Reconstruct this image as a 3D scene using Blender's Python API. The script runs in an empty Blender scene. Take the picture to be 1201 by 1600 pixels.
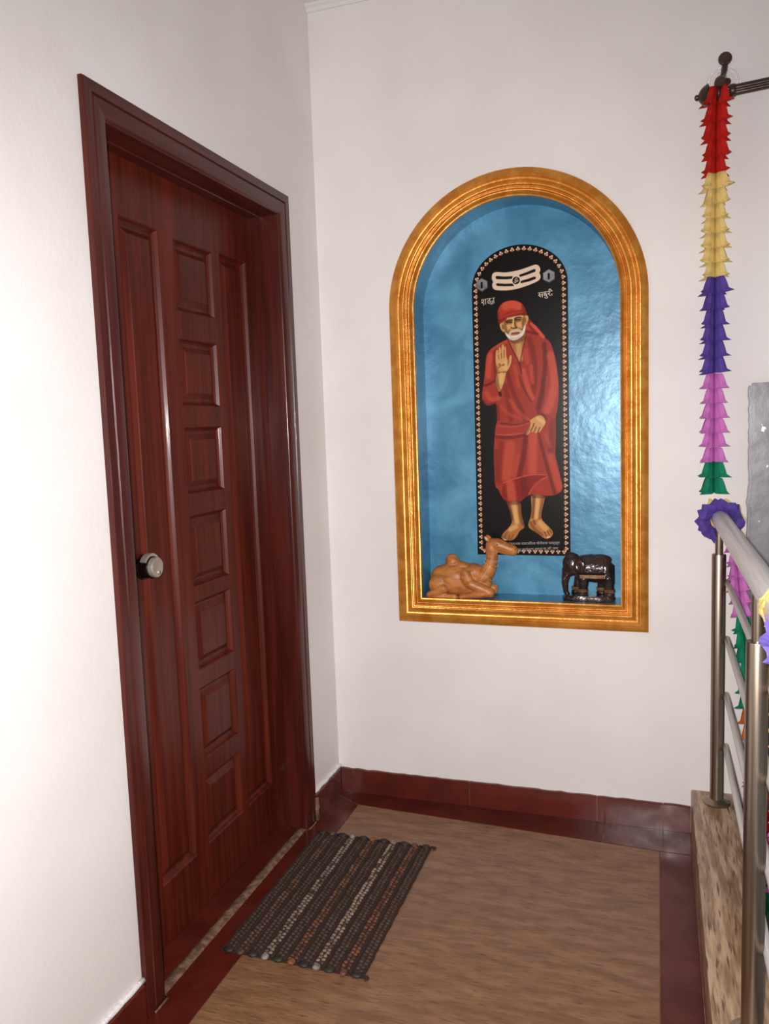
import bpy, bmesh, math, random
import numpy as np
from mathutils import Vector, Matrix, noise

random.seed(7)
R = math.radians
scene = bpy.context.scene
COL = scene.collection

# ------------------------------------------------------------------ camera
cam_data = bpy.data.cameras.new('camera')
cam_data.sensor_fit = 'VERTICAL'
cam_data.sensor_height = 36.0
cam_data.lens = 1251.334 / 1600 * 36.0
cam_data.clip_start = 0.02
cam = bpy.data.objects.new('camera', cam_data)
COL.objects.link(cam)


def aim(yaw, pitch, roll, pos):
    cy, sy, ct, st = math.cos(yaw), math.sin(yaw), math.cos(pitch), math.sin(pitch)
    f = Vector((sy * ct, cy * ct, st))
    r0 = Vector((cy, -sy, 0))
    u0 = r0.cross(f)
    r = r0 * math.cos(roll) + u0 * math.sin(roll)
    u = -r0 * math.sin(roll) + u0 * math.cos(roll)
    m = Matrix((r, u, -f)).transposed().to_4x4()
    m.translation = pos
    return m


cam.matrix_world = aim(-0.3309, -0.1064, -0.0349, Vector((1.1618, -2.7396, 1.3884)))
scene.camera = cam

# ------------------------------------------------------------------ sky and light
world = bpy.data.worlds.new('daylight')
scene.world = world
world.use_nodes = True
wn = world.node_tree.nodes['Background']
wn.inputs['Color'].default_value = (0.93, 0.96, 1.0, 1)
wn.inputs['Strength'].default_value = 0.25

flash = bpy.data.lights.new('camera_flash', 'SPOT')
flash.energy = 240
flash.color = (1.0, 0.955, 0.955)
flash.spot_size = R(122)
flash.spot_blend = 1.0
flash.shadow_soft_size = 0.02
fo = bpy.data.objects.new('camera_flash', flash)
fo.matrix_world = aim(-0.33, -0.22, 0, Vector((1.125, -2.76, 1.42)))
COL.objects.link(fo)

vs = scene.view_settings
scene.display_settings.display_device = 'sRGB'
vs.view_transform = 'Standard'
vs.look = 'None'
vs.gamma = 1.0
vs.use_curve_mapping = False
vs.exposure = 0.0


# ------------------------------------------------------------------ helpers
def lin(c):
    return tuple(((v / 255) / 12.92 if v / 255 <= 0.04045 else ((v / 255 + 0.055) / 1.055) ** 2.4) for v in c)


class MB:
    """collects shapes into one mesh"""

    def __init__(self):
        self.v, self.f, self.m = [], [], []

    def add(self, vs_, fs, mi=0):
        b = len(self.v)
        self.v += [tuple(p) for p in vs_]
        self.f += [tuple(i + b for i in f) for f in fs]
        self.m += [mi] * len(fs)
        return self

    def box(self, a, b, mi=0):
        (x0, y0, z0), (x1, y1, z1) = a, b
        vs_ = [(x, y, z) for z in (z0, z1) for y in (y0, y1) for x in (x0, x1)]
        return self.add(vs_, [(0, 2, 3, 1), (4, 5, 7, 6), (0, 1, 5, 4), (2, 6, 7, 3), (0, 4, 6, 2), (1, 3, 7, 5)], mi)

    def bevbox(self, a, b, e, mi=0):
        """box with all edges chamfered by e"""
        bm = bmesh.new()
        bmesh.ops.create_cube(bm, size=1)
        for v in bm.verts:
            v.co = Vector([(a[i] + b[i]) / 2 + v.co[i] * (b[i] - a[i]) for i in range(3)])
        bmesh.ops.bevel(bm, geom=list(bm.edges), offset=e, segments=2, affect='EDGES', profile=0.6)
        self.bm(bm, mi)
        return self

    def bm(self, bm, mi=0, M=None):
        bm.verts.index_update()
        self.add([(M @ v.co if M else v.co) for v in bm.verts], [[v.index for v in f.verts] for f in bm.faces], mi)
        bm.free()

    def tube(self, pts, r, n=16, caps=True, mi=0):
        pts = [Vector(p) for p in pts]
        rs = r if isinstance(r, (list, tuple)) else [r] * len(pts)
        vs_, fs = [], []
        prev = None
        for i, p in enumerate(pts):
            t = (pts[min(i + 1, len(pts) - 1)] - pts[max(i - 1, 0)]).normalized()
            if prev is None:
                up = Vector((0, 0, 1)) if abs(t.z) < 0.9 else Vector((1, 0, 0))
                a = t.cross(up).normalized()
            else:
                a = (prev - t * prev.dot(t)).normalized()
            prev = a
            b = t.cross(a)
            for k in range(n):
                an = 2 * math.pi * k / n
                vs_.append(p + (a * math.cos(an) + b * math.sin(an)) * rs[i])
        for i in range(len(pts) - 1):
            for k in range(n):
                fs.append((i * n + k, i * n + (k + 1) % n, (i + 1) * n + (k + 1) % n, (i + 1) * n + k))
        if caps:
            fs.append(tuple(range(n))[::-1])
            fs.append(tuple((len(pts) - 1) * n + k for k in range(n)))
        return self.add(vs_, fs, mi)

    def lathe(self, origin, axis, prof, n=24, mi=0):
        """prof: (distance along axis, radius)"""
        o, ax = Vector(origin), Vector(axis).normalized()
        pts = [o + ax * d for d, r in prof]
        up = Vector((0, 0, 1)) if abs(ax.z) < 0.9 else Vector((1, 0, 0))
        a = ax.cross(up).normalized()
        b = ax.cross(a)
        vs_, fs = [], []
        for (d, r), p in zip(prof, pts):
            for k in range(n):
                an = 2 * math.pi * k / n
                vs_.append(p + (a * math.cos(an) + b * math.sin(an)) * max(r, 1e-5))
        for i in range(len(prof) - 1):
            for k in range(n):
                fs.append((i * n + k, i * n + (k + 1) % n, (i + 1) * n + (k + 1) % n, (i + 1) * n + k))
        fs.append(tuple(range(n))[::-1])
        fs.append(tuple((len(prof) - 1) * n + k for k in range(n)))
        return self.add(vs_, fs, mi)

    def ball(self, c, r, sub=2, rot=None, mi=0):
        bm = bmesh.new()
        bmesh.ops.create_icosphere(bm, subdivisions=sub, radius=1)
        r = (r, r, r) if not isinstance(r, (tuple, list)) else r
        M = Matrix.Translation(c) @ (rot.to_4x4() if rot else Matrix.Identity(4)) @ Matrix.Diagonal((*r, 1))
        self.bm(bm, mi, M)
        return self

    def limb(self, p0, p1, r0, r1, k=16, mi=0):
        p0, p1 = Vector(p0), Vector(p1)
        for i in range(k):
            t = i / (k - 1)
            self.ball(p0.lerp(p1, t), r0 + (r1 - r0) * t, 2, mi=mi)
        return self

    def mesh(self, name):
        me = bpy.data.meshes.new(name)
        me.from_pydata(self.v, [], self.f)
        me.update()
        bm = bmesh.new()
        bm.from_mesh(me)
        bmesh.ops.recalc_face_normals(bm, faces=bm.faces)
        bm.to_mesh(me)
        bm.free()
        if any(self.m):
            me.polygons.foreach_set('material_index', self.m)
        return me

    def build(self, name, mats, parent=None, smooth=None, loc=None):
        me = self.mesh(name)
        for m in (mats if isinstance(mats, (list, tuple)) else [mats]):
            me.materials.append(m)
        return link(name, me, parent, smooth, loc)


def link(name, me, parent=None, smooth=None, loc=None):
    o = bpy.data.objects.new(name, me)
    COL.objects.link(o)
    if parent:
        o.parent = parent
    if loc:
        o.location = loc
    if smooth:
        me.polygons.foreach_set('use_smooth', [True] * len(me.polygons))
        if smooth is not True:
            me.set_sharp_from_angle(angle=R(smooth))
    return o


def tag(o, label=None, cat=None, group=None, kind=None):
    for k, v in (('label', label), ('category', cat), ('group', group), ('kind', kind)):
        if v:
            o[k] = v
    return o


def empty(name, loc=(0, 0, 0)):
    o = bpy.data.objects.new(name, None)
    COL.objects.link(o)
    o.location = loc
    o.empty_display_size = 0.05
    return o


def fill(outlines):
    """flat face with holes from closed outlines (lists of 3D points); returns a bmesh"""
    bm = bmesh.new()
    for pts in outlines:
        vs_ = [bm.verts.new(p) for p in pts]
        for i in range(len(vs_)):
            bm.edges.new((vs_[i], vs_[(i + 1) % len(vs_)]))
    bmesh.ops.triangle_fill(bm, use_beauty=True, use_dissolve=False, edges=list(bm.edges))
    return bm


def blob(mb, voxel, smooth_n=4, fac=0.5):
    """one continuous skin over overlapping shapes"""
    me = mb.mesh('blob_tmp')
    o = bpy.data.objects.new('blob_tmp', me)
    COL.objects.link(o)
    m = o.modifiers.new('r', 'REMESH')
    m.mode = 'VOXEL'
    m.voxel_size = voxel
    s = o.modifiers.new('s', 'SMOOTH')
    s.iterations = smooth_n
    s.factor = fac
    out = bpy.data.meshes.new_from_object(o.evaluated_get(bpy.context.evaluated_depsgraph_get()))
    bpy.data.objects.remove(o)
    bpy.data.meshes.remove(me)
    return out


# ------------------------------------------------------------------ materials
def mat(name, c1, c2=None, scale=(1, 1, 1), ns=6.0, detail=5.0, ramp=(0.35, 0.65), rough=0.5, metal=0.0, bump=0.0,
        bs=None, bscale=None, coat=0.0, spec=0.5, rough2=None, c3=None, c3s=None, c3scale=(1, 1, 1), c3ramp=(0.55, 0.7), distort=0.0, trans=0.0):
    m = bpy.data.materials.new(name)
    m.use_nodes = True
    nt = m.node_tree
    N, Lk = nt.nodes, nt.links
    b = N['Principled BSDF']
    b.inputs['Roughness'].default_value = rough
    b.inputs['Metallic'].default_value = metal
    b.inputs['Coat Weight'].default_value = coat
    b.inputs['Coat Roughness'].default_value = 0.15
    b.inputs['Specular IOR Level'].default_value = spec
    b.inputs['Base Color'].default_value = (*lin(c1), 1)
    tc = N.new('ShaderNodeTexCoord')

    def noise_fac(sc, s, det, rp, dist=0.0):
        mp = N.new('ShaderNodeMapping')
        mp.inputs['Scale'].default_value = sc
        Lk.new(tc.outputs['Object'], mp.inputs['Vector'])
        n = N.new('ShaderNodeTexNoise')
        n.inputs['Scale'].default_value = s
        n.inputs['Detail'].default_value = det
        n.inputs['Distortion'].default_value = dist
        Lk.new(mp.outputs['Vector'], n.inputs['Vector'])
        if rp is None:
            return n.outputs['Fac']
        r = N.new('ShaderNodeMapRange')
        r.inputs['From Min'].default_value, r.inputs['From Max'].default_value = rp
        r.interpolation_type = 'SMOOTHSTEP'
        Lk.new(n.outputs['Fac'], r.inputs['Value'])
        return r.outputs['Result']

    src = None
    if c2:
        mx = N.new('ShaderNodeMix')
        mx.data_type = 'RGBA'
        f = noise_fac(scale, ns, detail, ramp, distort)
        Lk.new(f, mx.inputs['Factor'])
        mx.inputs['A'].default_value = (*lin(c1), 1)
        mx.inputs['B'].default_value = (*lin(c2), 1)
        src = mx.outputs['Result']
        if rough2 is not None:
            rr = N.new('ShaderNodeMapRange')
            rr.inputs['To Min'].default_value, rr.inputs['To Max'].default_value = rough, rough2
            Lk.new(f, rr.inputs['Value'])
            Lk.new(rr.outputs['Result'], b.inputs['Roughness'])
        if c3:
            m3 = N.new('ShaderNodeMix')
            m3.data_type = 'RGBA'
            Lk.new(noise_fac(c3scale, c3s or ns * 3, 6, c3ramp), m3.inputs['Factor'])
            Lk.new(src, m3.inputs['A'])
            m3.inputs['B'].default_value = (*lin(c3), 1)
            src = m3.outputs['Result']
        Lk.new(src, b.inputs['Base Color'])
    if bump:
        bp = N.new('ShaderNodeBump')
        bp.inputs['Strength'].default_value = bump
        bp.inputs['Distance'].default_value = 0.01
        Lk.new(noise_fac(bscale or scale, bs or ns, 5, None), bp.inputs['Height'])
        Lk.new(bp.outputs['Normal'], b.inputs['Normal'])
        if coat:
            Lk.new(bp.outputs['Normal'], b.inputs['Coat Normal'])
    if trans:
        tr = N.new('ShaderNodeBsdfTranslucent')
        if src:
            Lk.new(src, tr.inputs['Color'])
        else:
            tr.inputs['Color'].default_value = (*lin(c1), 1)
        ms = N.new('ShaderNodeMixShader')
        ms.inputs['Fac'].default_value = trans
        out = N['Material Output']
        Lk.new(b.outputs['BSDF'], ms.inputs[1])
        Lk.new(tr.outputs['BSDF'], ms.inputs[2])
        Lk.new(ms.outputs['Shader'], out.inputs['Surface'])
    return m


M_wall = mat('white_wall_paint', (234, 229, 226), (228, 222, 218), ns=2.5, rough=0.6, bump=0.06, bs=60, spec=0.3)
M_ceil = mat('white_ceiling_paint', (226, 224, 220), rough=0.8, bump=0.05, bs=40)
M_paint_edge = mat('thick_white_paint_edge', (232, 228, 226), rough=0.6, bump=0.5, bs=90)
M_wood = mat('varnished_mahogany', (92, 31, 15), (72, 22, 11), scale=(14, 14, 0.7), ns=3.5, detail=7, rough=0.40, coat=0.08, bump=0.05,
             bs=5, bscale=(30, 30, 1.2), c3=(104, 30, 17), c3s=1.2, c3scale=(9, 9, 0.5), c3ramp=(0.52, 0.8), spec=0.22)
M_woodh = mat('glossy_mahogany_head', (80, 29, 20), (62, 20, 14), scale=(14, 0.7, 14), ns=3.5, detail=7, rough=0.34, coat=0.2, bump=0.05,
              bs=5, bscale=(30, 1.2, 30), spec=0.25)
M_jamb = mat('glossy_mahogany_frame', (80, 28, 19), (62, 19, 13), scale=(16, 16, 0.8), ns=3, detail=6, rough=0.32, coat=0.16, bump=0.1,
             bs=4, bscale=(25, 25, 1.0), spec=0.3)
M_oxide = mat('polished_red_oxide', (88, 31, 21), (74, 24, 16), ns=9, detail=8, rough=0.20, rough2=0.32, bump=0.02, bs=30, coat=0.04, spec=0.26,
              c3=(100, 40, 27), c3s=26, c3ramp=(0.6, 0.8))
M_skirt = mat('red_oxide_skirting', (98, 36, 26), (82, 27, 19), ns=8, detail=8, rough=0.17, rough2=0.30, bump=0.03, bs=25, coat=0.3,
              c3=(186, 160, 148), c3s=34, c3ramp=(0.715, 0.76))
M_granite = mat('tan_streaked_granite', (142, 104, 73), (114, 80, 55), scale=(1.0, 4, 4), ns=9, detail=10, ramp=(0.3, 0.7), rough=0.42, bump=0.2, bs=40, bscale=(1, 4, 4),
                c3=(88, 60, 40), c3s=24, c3scale=(1.0, 9, 5), c3ramp=(0.52, 0.72))
M_kerb = mat('tan_kerb_granite', (196, 166, 132), (142, 110, 80), scale=(7, 0.9, 3), ns=8, detail=10, ramp=(0.35, 0.62), rough=0.34, bump=0.2, bs=30, bscale=(4, 1, 4),
             c3=(96, 68, 46), c3s=15, c3scale=(11, 1.0, 3), c3ramp=(0.52, 0.70))
M_grout = mat('pale_grout', (150, 116, 96), (120, 84, 66), ns=40, rough=0.9)
M_cement = mat('dusty_cement_joint', (134, 104, 78), (92, 66, 48), ns=40, detail=8, rough=0.95, bump=0.8, bs=70)
M_gold = mat('gold_paint', (226, 158, 70), (204, 130, 46), scale=(4, 4, 4), ns=6, detail=6, rough=0.36, metal=0.55, bump=0.12, bs=22)
M_blue = mat('satin_blue_niche_paint', (92, 158, 190), (62, 126, 160), ns=7, detail=7, ramp=(0.3, 0.7), rough=0.33, metal=0.1, bump=0.16, bs=28,
             distort=0.6)
M_steel = mat('brushed_steel', (158, 144, 128), (140, 127, 112), scale=(40, 40, 1), ns=6, rough=0.36, metal=1.0, bump=0.02, bs=8, bscale=(60, 60, 1))
M_rail = mat('satin_steel_handrail', (234, 232, 228), (220, 218, 214), scale=(40, 1, 40), ns=6, rough=0.36, metal=0.1)
M_lock = mat('nickel_lock', (206, 196, 182), (180, 168, 154), ns=20, rough=0.42, metal=0.7)
M_lockdark = mat('dark_lock_body', (70, 58, 50), (44, 36, 32), ns=20, rough=0.25, metal=0.9)
M_bronze = mat('dark_bronze', (88, 68, 58), (64, 48, 42), ns=12, rough=0.38, metal=0.5, bump=0.1, bs=30)
M_brass = mat('brass_screw', (226, 190, 120), (190, 150, 84), ns=20, rough=0.25, metal=1.0)
M_camel = mat('carved_light_wood', (196, 126, 62), (160, 94, 42), scale=(3, 6, 6), ns=8, detail=7, rough=0.48, bump=0.12, bs=22, coat=0.04)
M_ivory = mat('ivory_inlay', (222, 190, 148), rough=0.5)
M_eleph = mat('black_lacquered_wood', (36, 27, 24), (60, 42, 34), ns=16, detail=7, rough=0.22, bump=0.5, bs=34, coat=0.5)
M_elepht = mat('worn_brown_carving', (150, 108, 68), (92, 62, 40), ns=40, rough=0.4, bump=0.4, bs=50)
M_black = mat('black_eye', (14, 10, 9), rough=0.2)
M_grey = mat('silver_grey_paint', (132, 130, 134), (108, 105, 108), ns=6, detail=7, rough=0.36, metal=0.35, bump=0.12, bs=16,
             c3=(214, 208, 206), c3s=34, c3ramp=(0.70, 0.74))
M_posteredge = mat('black_board', (20, 14, 13), rough=0.4)
M_white_ink = mat('pale_ink', (206, 188, 168), rough=0.4)
M_grey_ink = mat('grey_ink', (150, 142, 136), rough=0.4)
M_hex = mat('steel_hexagon_clip', (150, 146, 146), (120, 116, 118), ns=30, rough=0.35, metal=0.8)
M_clear = bpy.data.materials.new('clear_plastic')
M_clear.use_nodes = True
_b = M_clear.node_tree.nodes['Principled BSDF']
_b.inputs['Transmission Weight'].default_value = 1.0
_b.inputs['Roughness'].default_value = 0.06
_b.inputs['IOR'].default_value = 1.25
_b.inputs['Base Color'].default_value = (0.95, 0.95, 0.95, 1)


def tissue(name, c):
    d = tuple(int(v * 0.86) for v in c)
    return mat(name + '_tissue', c, d, ns=30, rough=0.75, trans=0.35, bump=0.3, bs=40, spec=0.2)


T_red = tissue('red', (216, 44, 34))
T_yellow = tissue('yellow', (252, 226, 146))
T_purple = tissue('purple', (106, 84, 176))
T_lilac = tissue('lilac', (146, 128, 226))
T_pink = tissue('pink', (230, 138, 218))
T_green = tissue('green', (30, 150, 112))
T_orange = tissue('orange', (232, 122, 48))

# ------------------------------------------------------------------ setting: niche outline
NX0, NX1, NZB, NCX, NZS, NR = 0.269, 1.133, 0.681, 0.701, 1.783, 0.432


def arch(d, y, n=40):
    pts = [(NX0 + d, y, NZB + d), (NX1 - d, y, NZB + d)]
    for i in range(n + 1):
        a = math.pi * i / n
        pts.append((NCX + (NR - d) * math.cos(a), y, NZS + (NR - d) * math.sin(a)))
    return pts


CEIL = 2.853
# back wall with its niche opening
bm = fill([[(-0.2, 0, -1.7), (4, 0, -1.7), (4, 0, CEIL), (-0.2, 0, CEIL)], arch(0.08, 0)])
ret = bmesh.ops.extrude_face_region(bm, geom=list(bm.faces))
for g in ret['geom']:
    if isinstance(g, bmesh.types.BMVert):
        g.co.y += 0.2
mb = MB()
mb.bm(bm)
wall_back = tag(mb.build('wall_back', M_wall), 'white painted wall with an arched niche in it', kind='structure')
# blue recess
DEPTH = 0.12
mb = MB()
o0, o1 = arch(0.086, -0.004), arch(0.086, DEPTH)
n = len(o0)
mb.add(o0 + o1, [(i, (i + 1) % n, n + (i + 1) % n, n + i) for i in range(n)])
mb.bm(fill([o1]))
mb.build('niche_recess', M_blue, wall_back, smooth=35)

# left wall with the doorway
DY0, DY1, DH = -1.255, -0.255, 2.15
mb = MB()
mb.box((-0.16, -6, -0.03), (0, DY0 + 0.004, CEIL))
mb.box((-0.16, DY1 - 0.004, -0.03), (0, 0.0, CEIL))
mb.box((-0.16, DY0 + 0.004, DH - 0.004), (0, DY1 - 0.004, CEIL))
tag(mb.build('wall_left', M_wall), 'white painted wall that holds the wooden door', kind='structure')

tag(MB().box((-0.2, -6, CEIL), (4, 0.2, CEIL + 0.1)).build('ceiling', M_ceil), 'plain white ceiling', kind='structure')
# small cornice along the top of the back wall
mb = MB()
prof = [(0, 0), (0.0, -0.022), (-0.006, -0.022), (-0.010, -0.012), (-0.020, -0.006), (-0.024, 0)]
vs_ = [(x, y, CEIL + z) for x in (0.0, 4.0) for y, z in prof]
k = len(prof)
mb.add(vs_, [(i, (i + 1) % k, k + (i + 1) % k, k + i) for i in range(k)])
tag(mb.build('trim_1', M_ceil), 'thin white cornice along the top of the wall', kind='structure')

# floor: a bed of grout, red oxide border strips and one tan granite slab
KX0, KX1, KH = 1.267, 1.402, 0.15
floor = tag(MB().box((-0.16, -6, -0.06), (KX0 + 0.03, 0, -0.0018)).build('floor', M_grout), 'landing floor of tan granite with a red border', kind='structure')
g = 0.0012
bx0, bx1, byb = 0.114, 1.168, -0.128


def slab(pts, name, m, par, z0=-0.02, z1=0.0):
    mb = MB()
    k = len(pts)
    cx, cy = sum(p[0] for p in pts) / k, sum(p[1] for p in pts) / k
    e = 0.0012
    top = [(p[0] + (cx - p[0]) * 0, p[1], z1 - e) for p in pts]
    ins = []
    for i in range(k):
        p, q, r_ = Vector(pts[i - 1]), Vector(pts[i]), Vector(pts[(i + 1) % k])
        d1, d2 = (p - q).normalized(), (r_ - q).normalized()
        ins.append((*(q + (d1 + d2) * e), z1))
    bot = [(*p, z0) for p in pts]
    mb.add(bot + top + ins, [(i, (i + 1) % k, k + (i + 1) % k, k + i) for i in range(k)] + [(k + i, k + (i + 1) % k, 2 * k + (i + 1) % k, 2 * k + i) for i in range(k)]
           + [tuple(2 * k + i for i in range(k))])
    return mb.build(name, m, par)


slab([(0.0 + g, -6), (bx0 - g, -6), (bx0 - g, byb + 0.026 - g), (0.0 + g, -0.04)], 'border_strip', M_oxide, floor)
slab([(g, -0.036), (bx0, byb + 0.026 + g), (0.99 - g, -0.146 + g), (0.99 - g, -g), (g, -g)], 'border_strip', M_oxide, floor)
slab([(0.99 + g, -0.146 + g), (bx1 + g, -0.156 + g), (KX0 - g, -0.156 + g), (KX0 - g, -g), (0.99 + g, -g)], 'border_strip', M_oxide, floor)
slab([(bx1 + g, -6), (KX0 - g, -6), (KX0 - g, -0.156 - g), (bx1 + g, -0.156 - g)], 'border_strip', M_oxide, floor)
slab([(bx0, -6), (bx1, -6), (bx1, -0.156), (bx0, byb + 0.026)], 'granite_slab', M_granite, floor)
# stair well floor far below
tag(MB().box((KX0, -6, -1.75), (4, 0, -1.7)).build('floor', M_granite), 'lower landing beyond the railing', kind='structure')

# kerb under the railing
mb = MB()
mb.bevbox((KX0, -6, -0.06), (KX1, -0.0005, KH), 0.006)
tag(mb.build('trim_2', M_kerb, smooth=40), 'tan granite kerb under the steel railing', kind='structure')
MB().box((KX0 + 0.03, -6, -1.7), (KX1 - 0.004, -0.001, -0.06)).build('kerb_base', M_wall, bpy.data.objects['trim_2'])

# grey painted pilaster in the stair well
bm = bmesh.new()
bmesh.ops.create_cube(bm, size=1)
for v in bm.verts:
    v.co = Vector((1.426 + (v.co.x + 0.5) * 0.26, -0.04 + (v.co.y + 0.5) * 0.0395, -1.7 + (v.co.z + 0.5) * 3.182))
bmesh.ops.bevel(bm, geom=list(bm.edges), offset=0.008, segments=2, affect='EDGES')
for _ in range(1):
    bmesh.ops.bisect_plane(bm, geom=bm.verts[:] + bm.edges[:] + bm.faces[:], plane_co=(0, 0, 0.5), plane_no=(0, 0, 1))
for i in range(160):
    bmesh.ops.bisect_plane(bm, geom=bm.verts[:] + bm.edges[:] + bm.faces[:], plane_co=(0, 0, 0.5 + i * 0.00615), plane_no=(0, 0, 1))
for v in bm.verts:
    if v.co.z > 0.5 and v.co.y < -0.001:
        q = noise.noise(Vector((v.co.x * 8, 0, v.co.z * 45))) * 0.004 + noise.noise(Vector((3, 1, v.co.z * 14))) * 0.004
        if v.co.x < 1.45:
            v.co.x += q
        v.co.y += q * 0.05
mb = MB()
mb.bm(bm)
tag(mb.build('trim_3', M_grey, smooth=50), 'rough grey painted pilaster behind the handrail', kind='structure')

# skirtings
BH = 0.092


def skirt_tile(a, b, par, axis):
    """tile from a to b along the wall; ragged painted top edge"""
    mb = MB()
    t = 0.012
    nseg = max(4, int((b - a) / 0.02))
    vs_, fs = [], []
    for i in range(nseg + 1):
        s = a + (b - a) * i / nseg
        h = BH + noise.noise(Vector((s * 30, 2.3, axis * 5))) * 0.0035
        e = 0.003
        ring = [(0, 0.0005), (t, 0.0005), (t, h - e), (t - e, h), (0, h)]
        for d, z in ring:
            vs_.append((d, s, z) if axis == 0 else (s, -d, z))
    for i in range(nseg):
        for j in range(5):
            fs.append((i * 5 + j, i * 5 + (j + 1) % 5, (i + 1) * 5 + (j + 1) % 5, (i + 1) * 5 + j))
    fs += [(0, 1, 2, 3, 4), tuple(nseg * 5 + j for j in range(5))]
    mb.add(vs_, fs)
    return mb.build('skirting_tile', M_skirt, par)


bb = tag(MB().box((0.0125, -0.006, 0.0005), (KX0 - 0.001, 0.0, BH - 0.004)).build('baseboard_back', M_grout), 'red oxide skirting along the niche wall', kind='structure')
for a, b in ((0.0135, 0.512), (0.5145, 0.962), (0.9645, 1.178), (1.18, KX0 - 0.001)):
    skirt_tile(a, b, bb, 1)
bl = tag(MB().box((0.0, -0.250, 0.0005), (0.006, -0.0005, BH - 0.004)).build('baseboard_left', M_grout), 'short red skirting between door and corner', kind='structure')
skirt_tile(-0.249, -0.0005, bl, 0)
bl2 = tag(MB().box((0.0, -6, 0.0005), (0.006, DY0 - 0.004, BH - 0.004)).build('baseboard_left', M_grout), 'red skirting along the wall before the door', kind='structure')
skirt_tile(-2.3, DY0 - 0.006, bl2, 0)
skirt_tile(-6, -2.303, bl2, 0)
# thick paint roll above the near skirting, lump of mortar at the right jamb
for par, a, b in ((bl2, -2.3, DY0 + 0.002), (bl, -0.25, -0.002)):
    mb = MB()
    pts = []
    for i in range(40):
        s = a + (b - a) * i / 39
        pts.append((0.0045 + 0.002 * noise.noise(Vector((s * 25, 0, 0))), s, BH + 0.007 + 0.003 * noise.noise(Vector((s * 18, 4, 0)))))
    mb.tube(pts, [0.007 + 0.002 * noise.noise(Vector((p[1] * 30, 8, 0))) for p in pts], n=8)
    mb.build('paint_edge', M_paint_edge, par, smooth=True)
mb = MB()
pts = [(0.012, -0.252 + 0.003 * noise.noise(Vector((z * 60, 0, 0))), z) for z in [0.004 + i * 0.009 for i in range(10)]]
mb.tube(pts, [0.011 + 0.004 * noise.noise(Vector((p[2] * 90, 5, 0))) for p in pts], n=8)
mb.build('mortar_lump', M_cement, bl, smooth=True)

# ------------------------------------------------------------------ door frame
trim = tag(empty('trim_4', (0, -0.755, 0)), 'dark red wooden door frame', kind='structure')
trim_off = Vector((0, 0.755, 0))


def jamb(side):
    """post of the door frame, profile in plan, extruded upward; mitred at the head"""
    o = DY0 if side < 0 else DY1
    s = -side
    prof = [(0.0, 0.010), (0.002, 0.014), (0.026, 0.014), (0.0285, 0.009), (0.031, 0.009), (0.0335, 0.013), (0.066, 0.013), (0.072, 0.009), (0.074, 0.004),
            (0.074, -0.058), (0.0715, -0.060), (0.0715, -0.063), (0.0745, -0.065), (0.0745, -0.155), (0.0, -0.155)]
    vs_, k = [], len(prof)
    for z in (0, 1):
        for d, x in prof:
            vs_.append((x, o + s * d, 0.0015 if z == 0 else DH - d))
    mb = MB()
    mb.add(vs_, [(i, (i + 1) % k, k + (i + 1) % k, k + i) for i in range(k)] + [tuple(range(k)), tuple(range(k, 2 * k))])
    j = mb.build('frame_post', M_jamb, trim, smooth=40)
    j.location = trim_off
    return prof


prof = jamb(-1)
jamb(1)
mb = MB()
k = len(prof)
vs_ = [(x, (DY0 + d if e == 0 else DY1 - d), DH - d) for e in (0, 1) for d, x in prof]
mb.add(vs_, [(i, (i + 1) % k, k + (i + 1) % k, k + i) for i in range(k)] + [tuple(range(k)), tuple(range(k, 2 * k))])
h = mb.build('frame_head', M_woodh, trim, smooth=40)
h.location = trim_off
# sill: red strip under the leaf and a rough cement joint in front of it
mb = MB().bevbox((-0.155, DY0 + 0.076, -0.004), (-0.027, DY1 - 0.076, 0.0035), 0.002)
mb.build('sill', M_oxide, trim).location = trim_off
mb = MB()
vs_, fs = [], []
ns_ = 90
for i in range(ns_ + 1):
    y = DY0 + 0.02 + (DY1 - DY0 - 0.03) * i / ns_
    q = noise.noise(Vector((y * 40, 0, 0)))
    q2 = noise.noise(Vector((y * 55, 7, 0)))
    for x, z in ((-0.027, -0.001), (-0.025 + q * 0.003, 0.004 + q2 * 0.002), (-0.013 + q2 * 0.002, 0.006 + q * 0.003), (0.000 + q * 0.002, 0.004 + q2 * 0.002), (0.003 + q2 * 0.002, -0.001)):
        if y < DY0 + 0.0745 or y > DY1 - 0.0745:
            x = max(x, 0.0145)
            x = x if z > 0 else 0.018
        vs_.append((x, y, z))
for i in range(ns_):
    for j in range(4):
        fs.append((i * 5 + j, i * 5 + j + 1, (i + 1) * 5 + j + 1, (i + 1) * 5 + j))
mb.add(vs_, fs)
mb.build('cement_joint', M_cement, trim, smooth=True).location = trim_off

# ------------------------------------------------------------------ door leaf
LX = -0.1
holes = [(-1.012, -0.842, 0.172, 1.932), (-0.528, -0.360, 0.172, 1.932)]
for a, b in ((1.728, 1.924), (1.465, 1.655), (1.213, 1.407), (0.945, 1.155), (0.700, 0.905), (0.432, 0.648), (0.172, 0.375)):
    holes.append((-0.775, -0.567, a, b))
ly0, ly1, lz0, lz1 = -1.205, -0.285, 0.006, 2.075
mb = MB()
rect = lambda a, b, c, d: [(LX, a, c), (LX, b, c), (LX, b, d), (LX, a, d)]
mb.bm(fill([rect(ly0, ly1, lz0, lz1)] + [rect(*h) for h in holes]))
P4 = [(LX, ly0, lz0), (LX, ly1, lz0), (LX, ly1, lz1), (LX, ly0, lz1)]
Q4 = [(x - 0.035, y, z) for x, y, z in P4]
mb.add(P4 + Q4, [(i, (i + 1) % 4, 4 + (i + 1) % 4, 4 + i) for i in range(4)] + [(4, 5, 6, 7)])
door = mb.build('door_1', M_wood)
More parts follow.
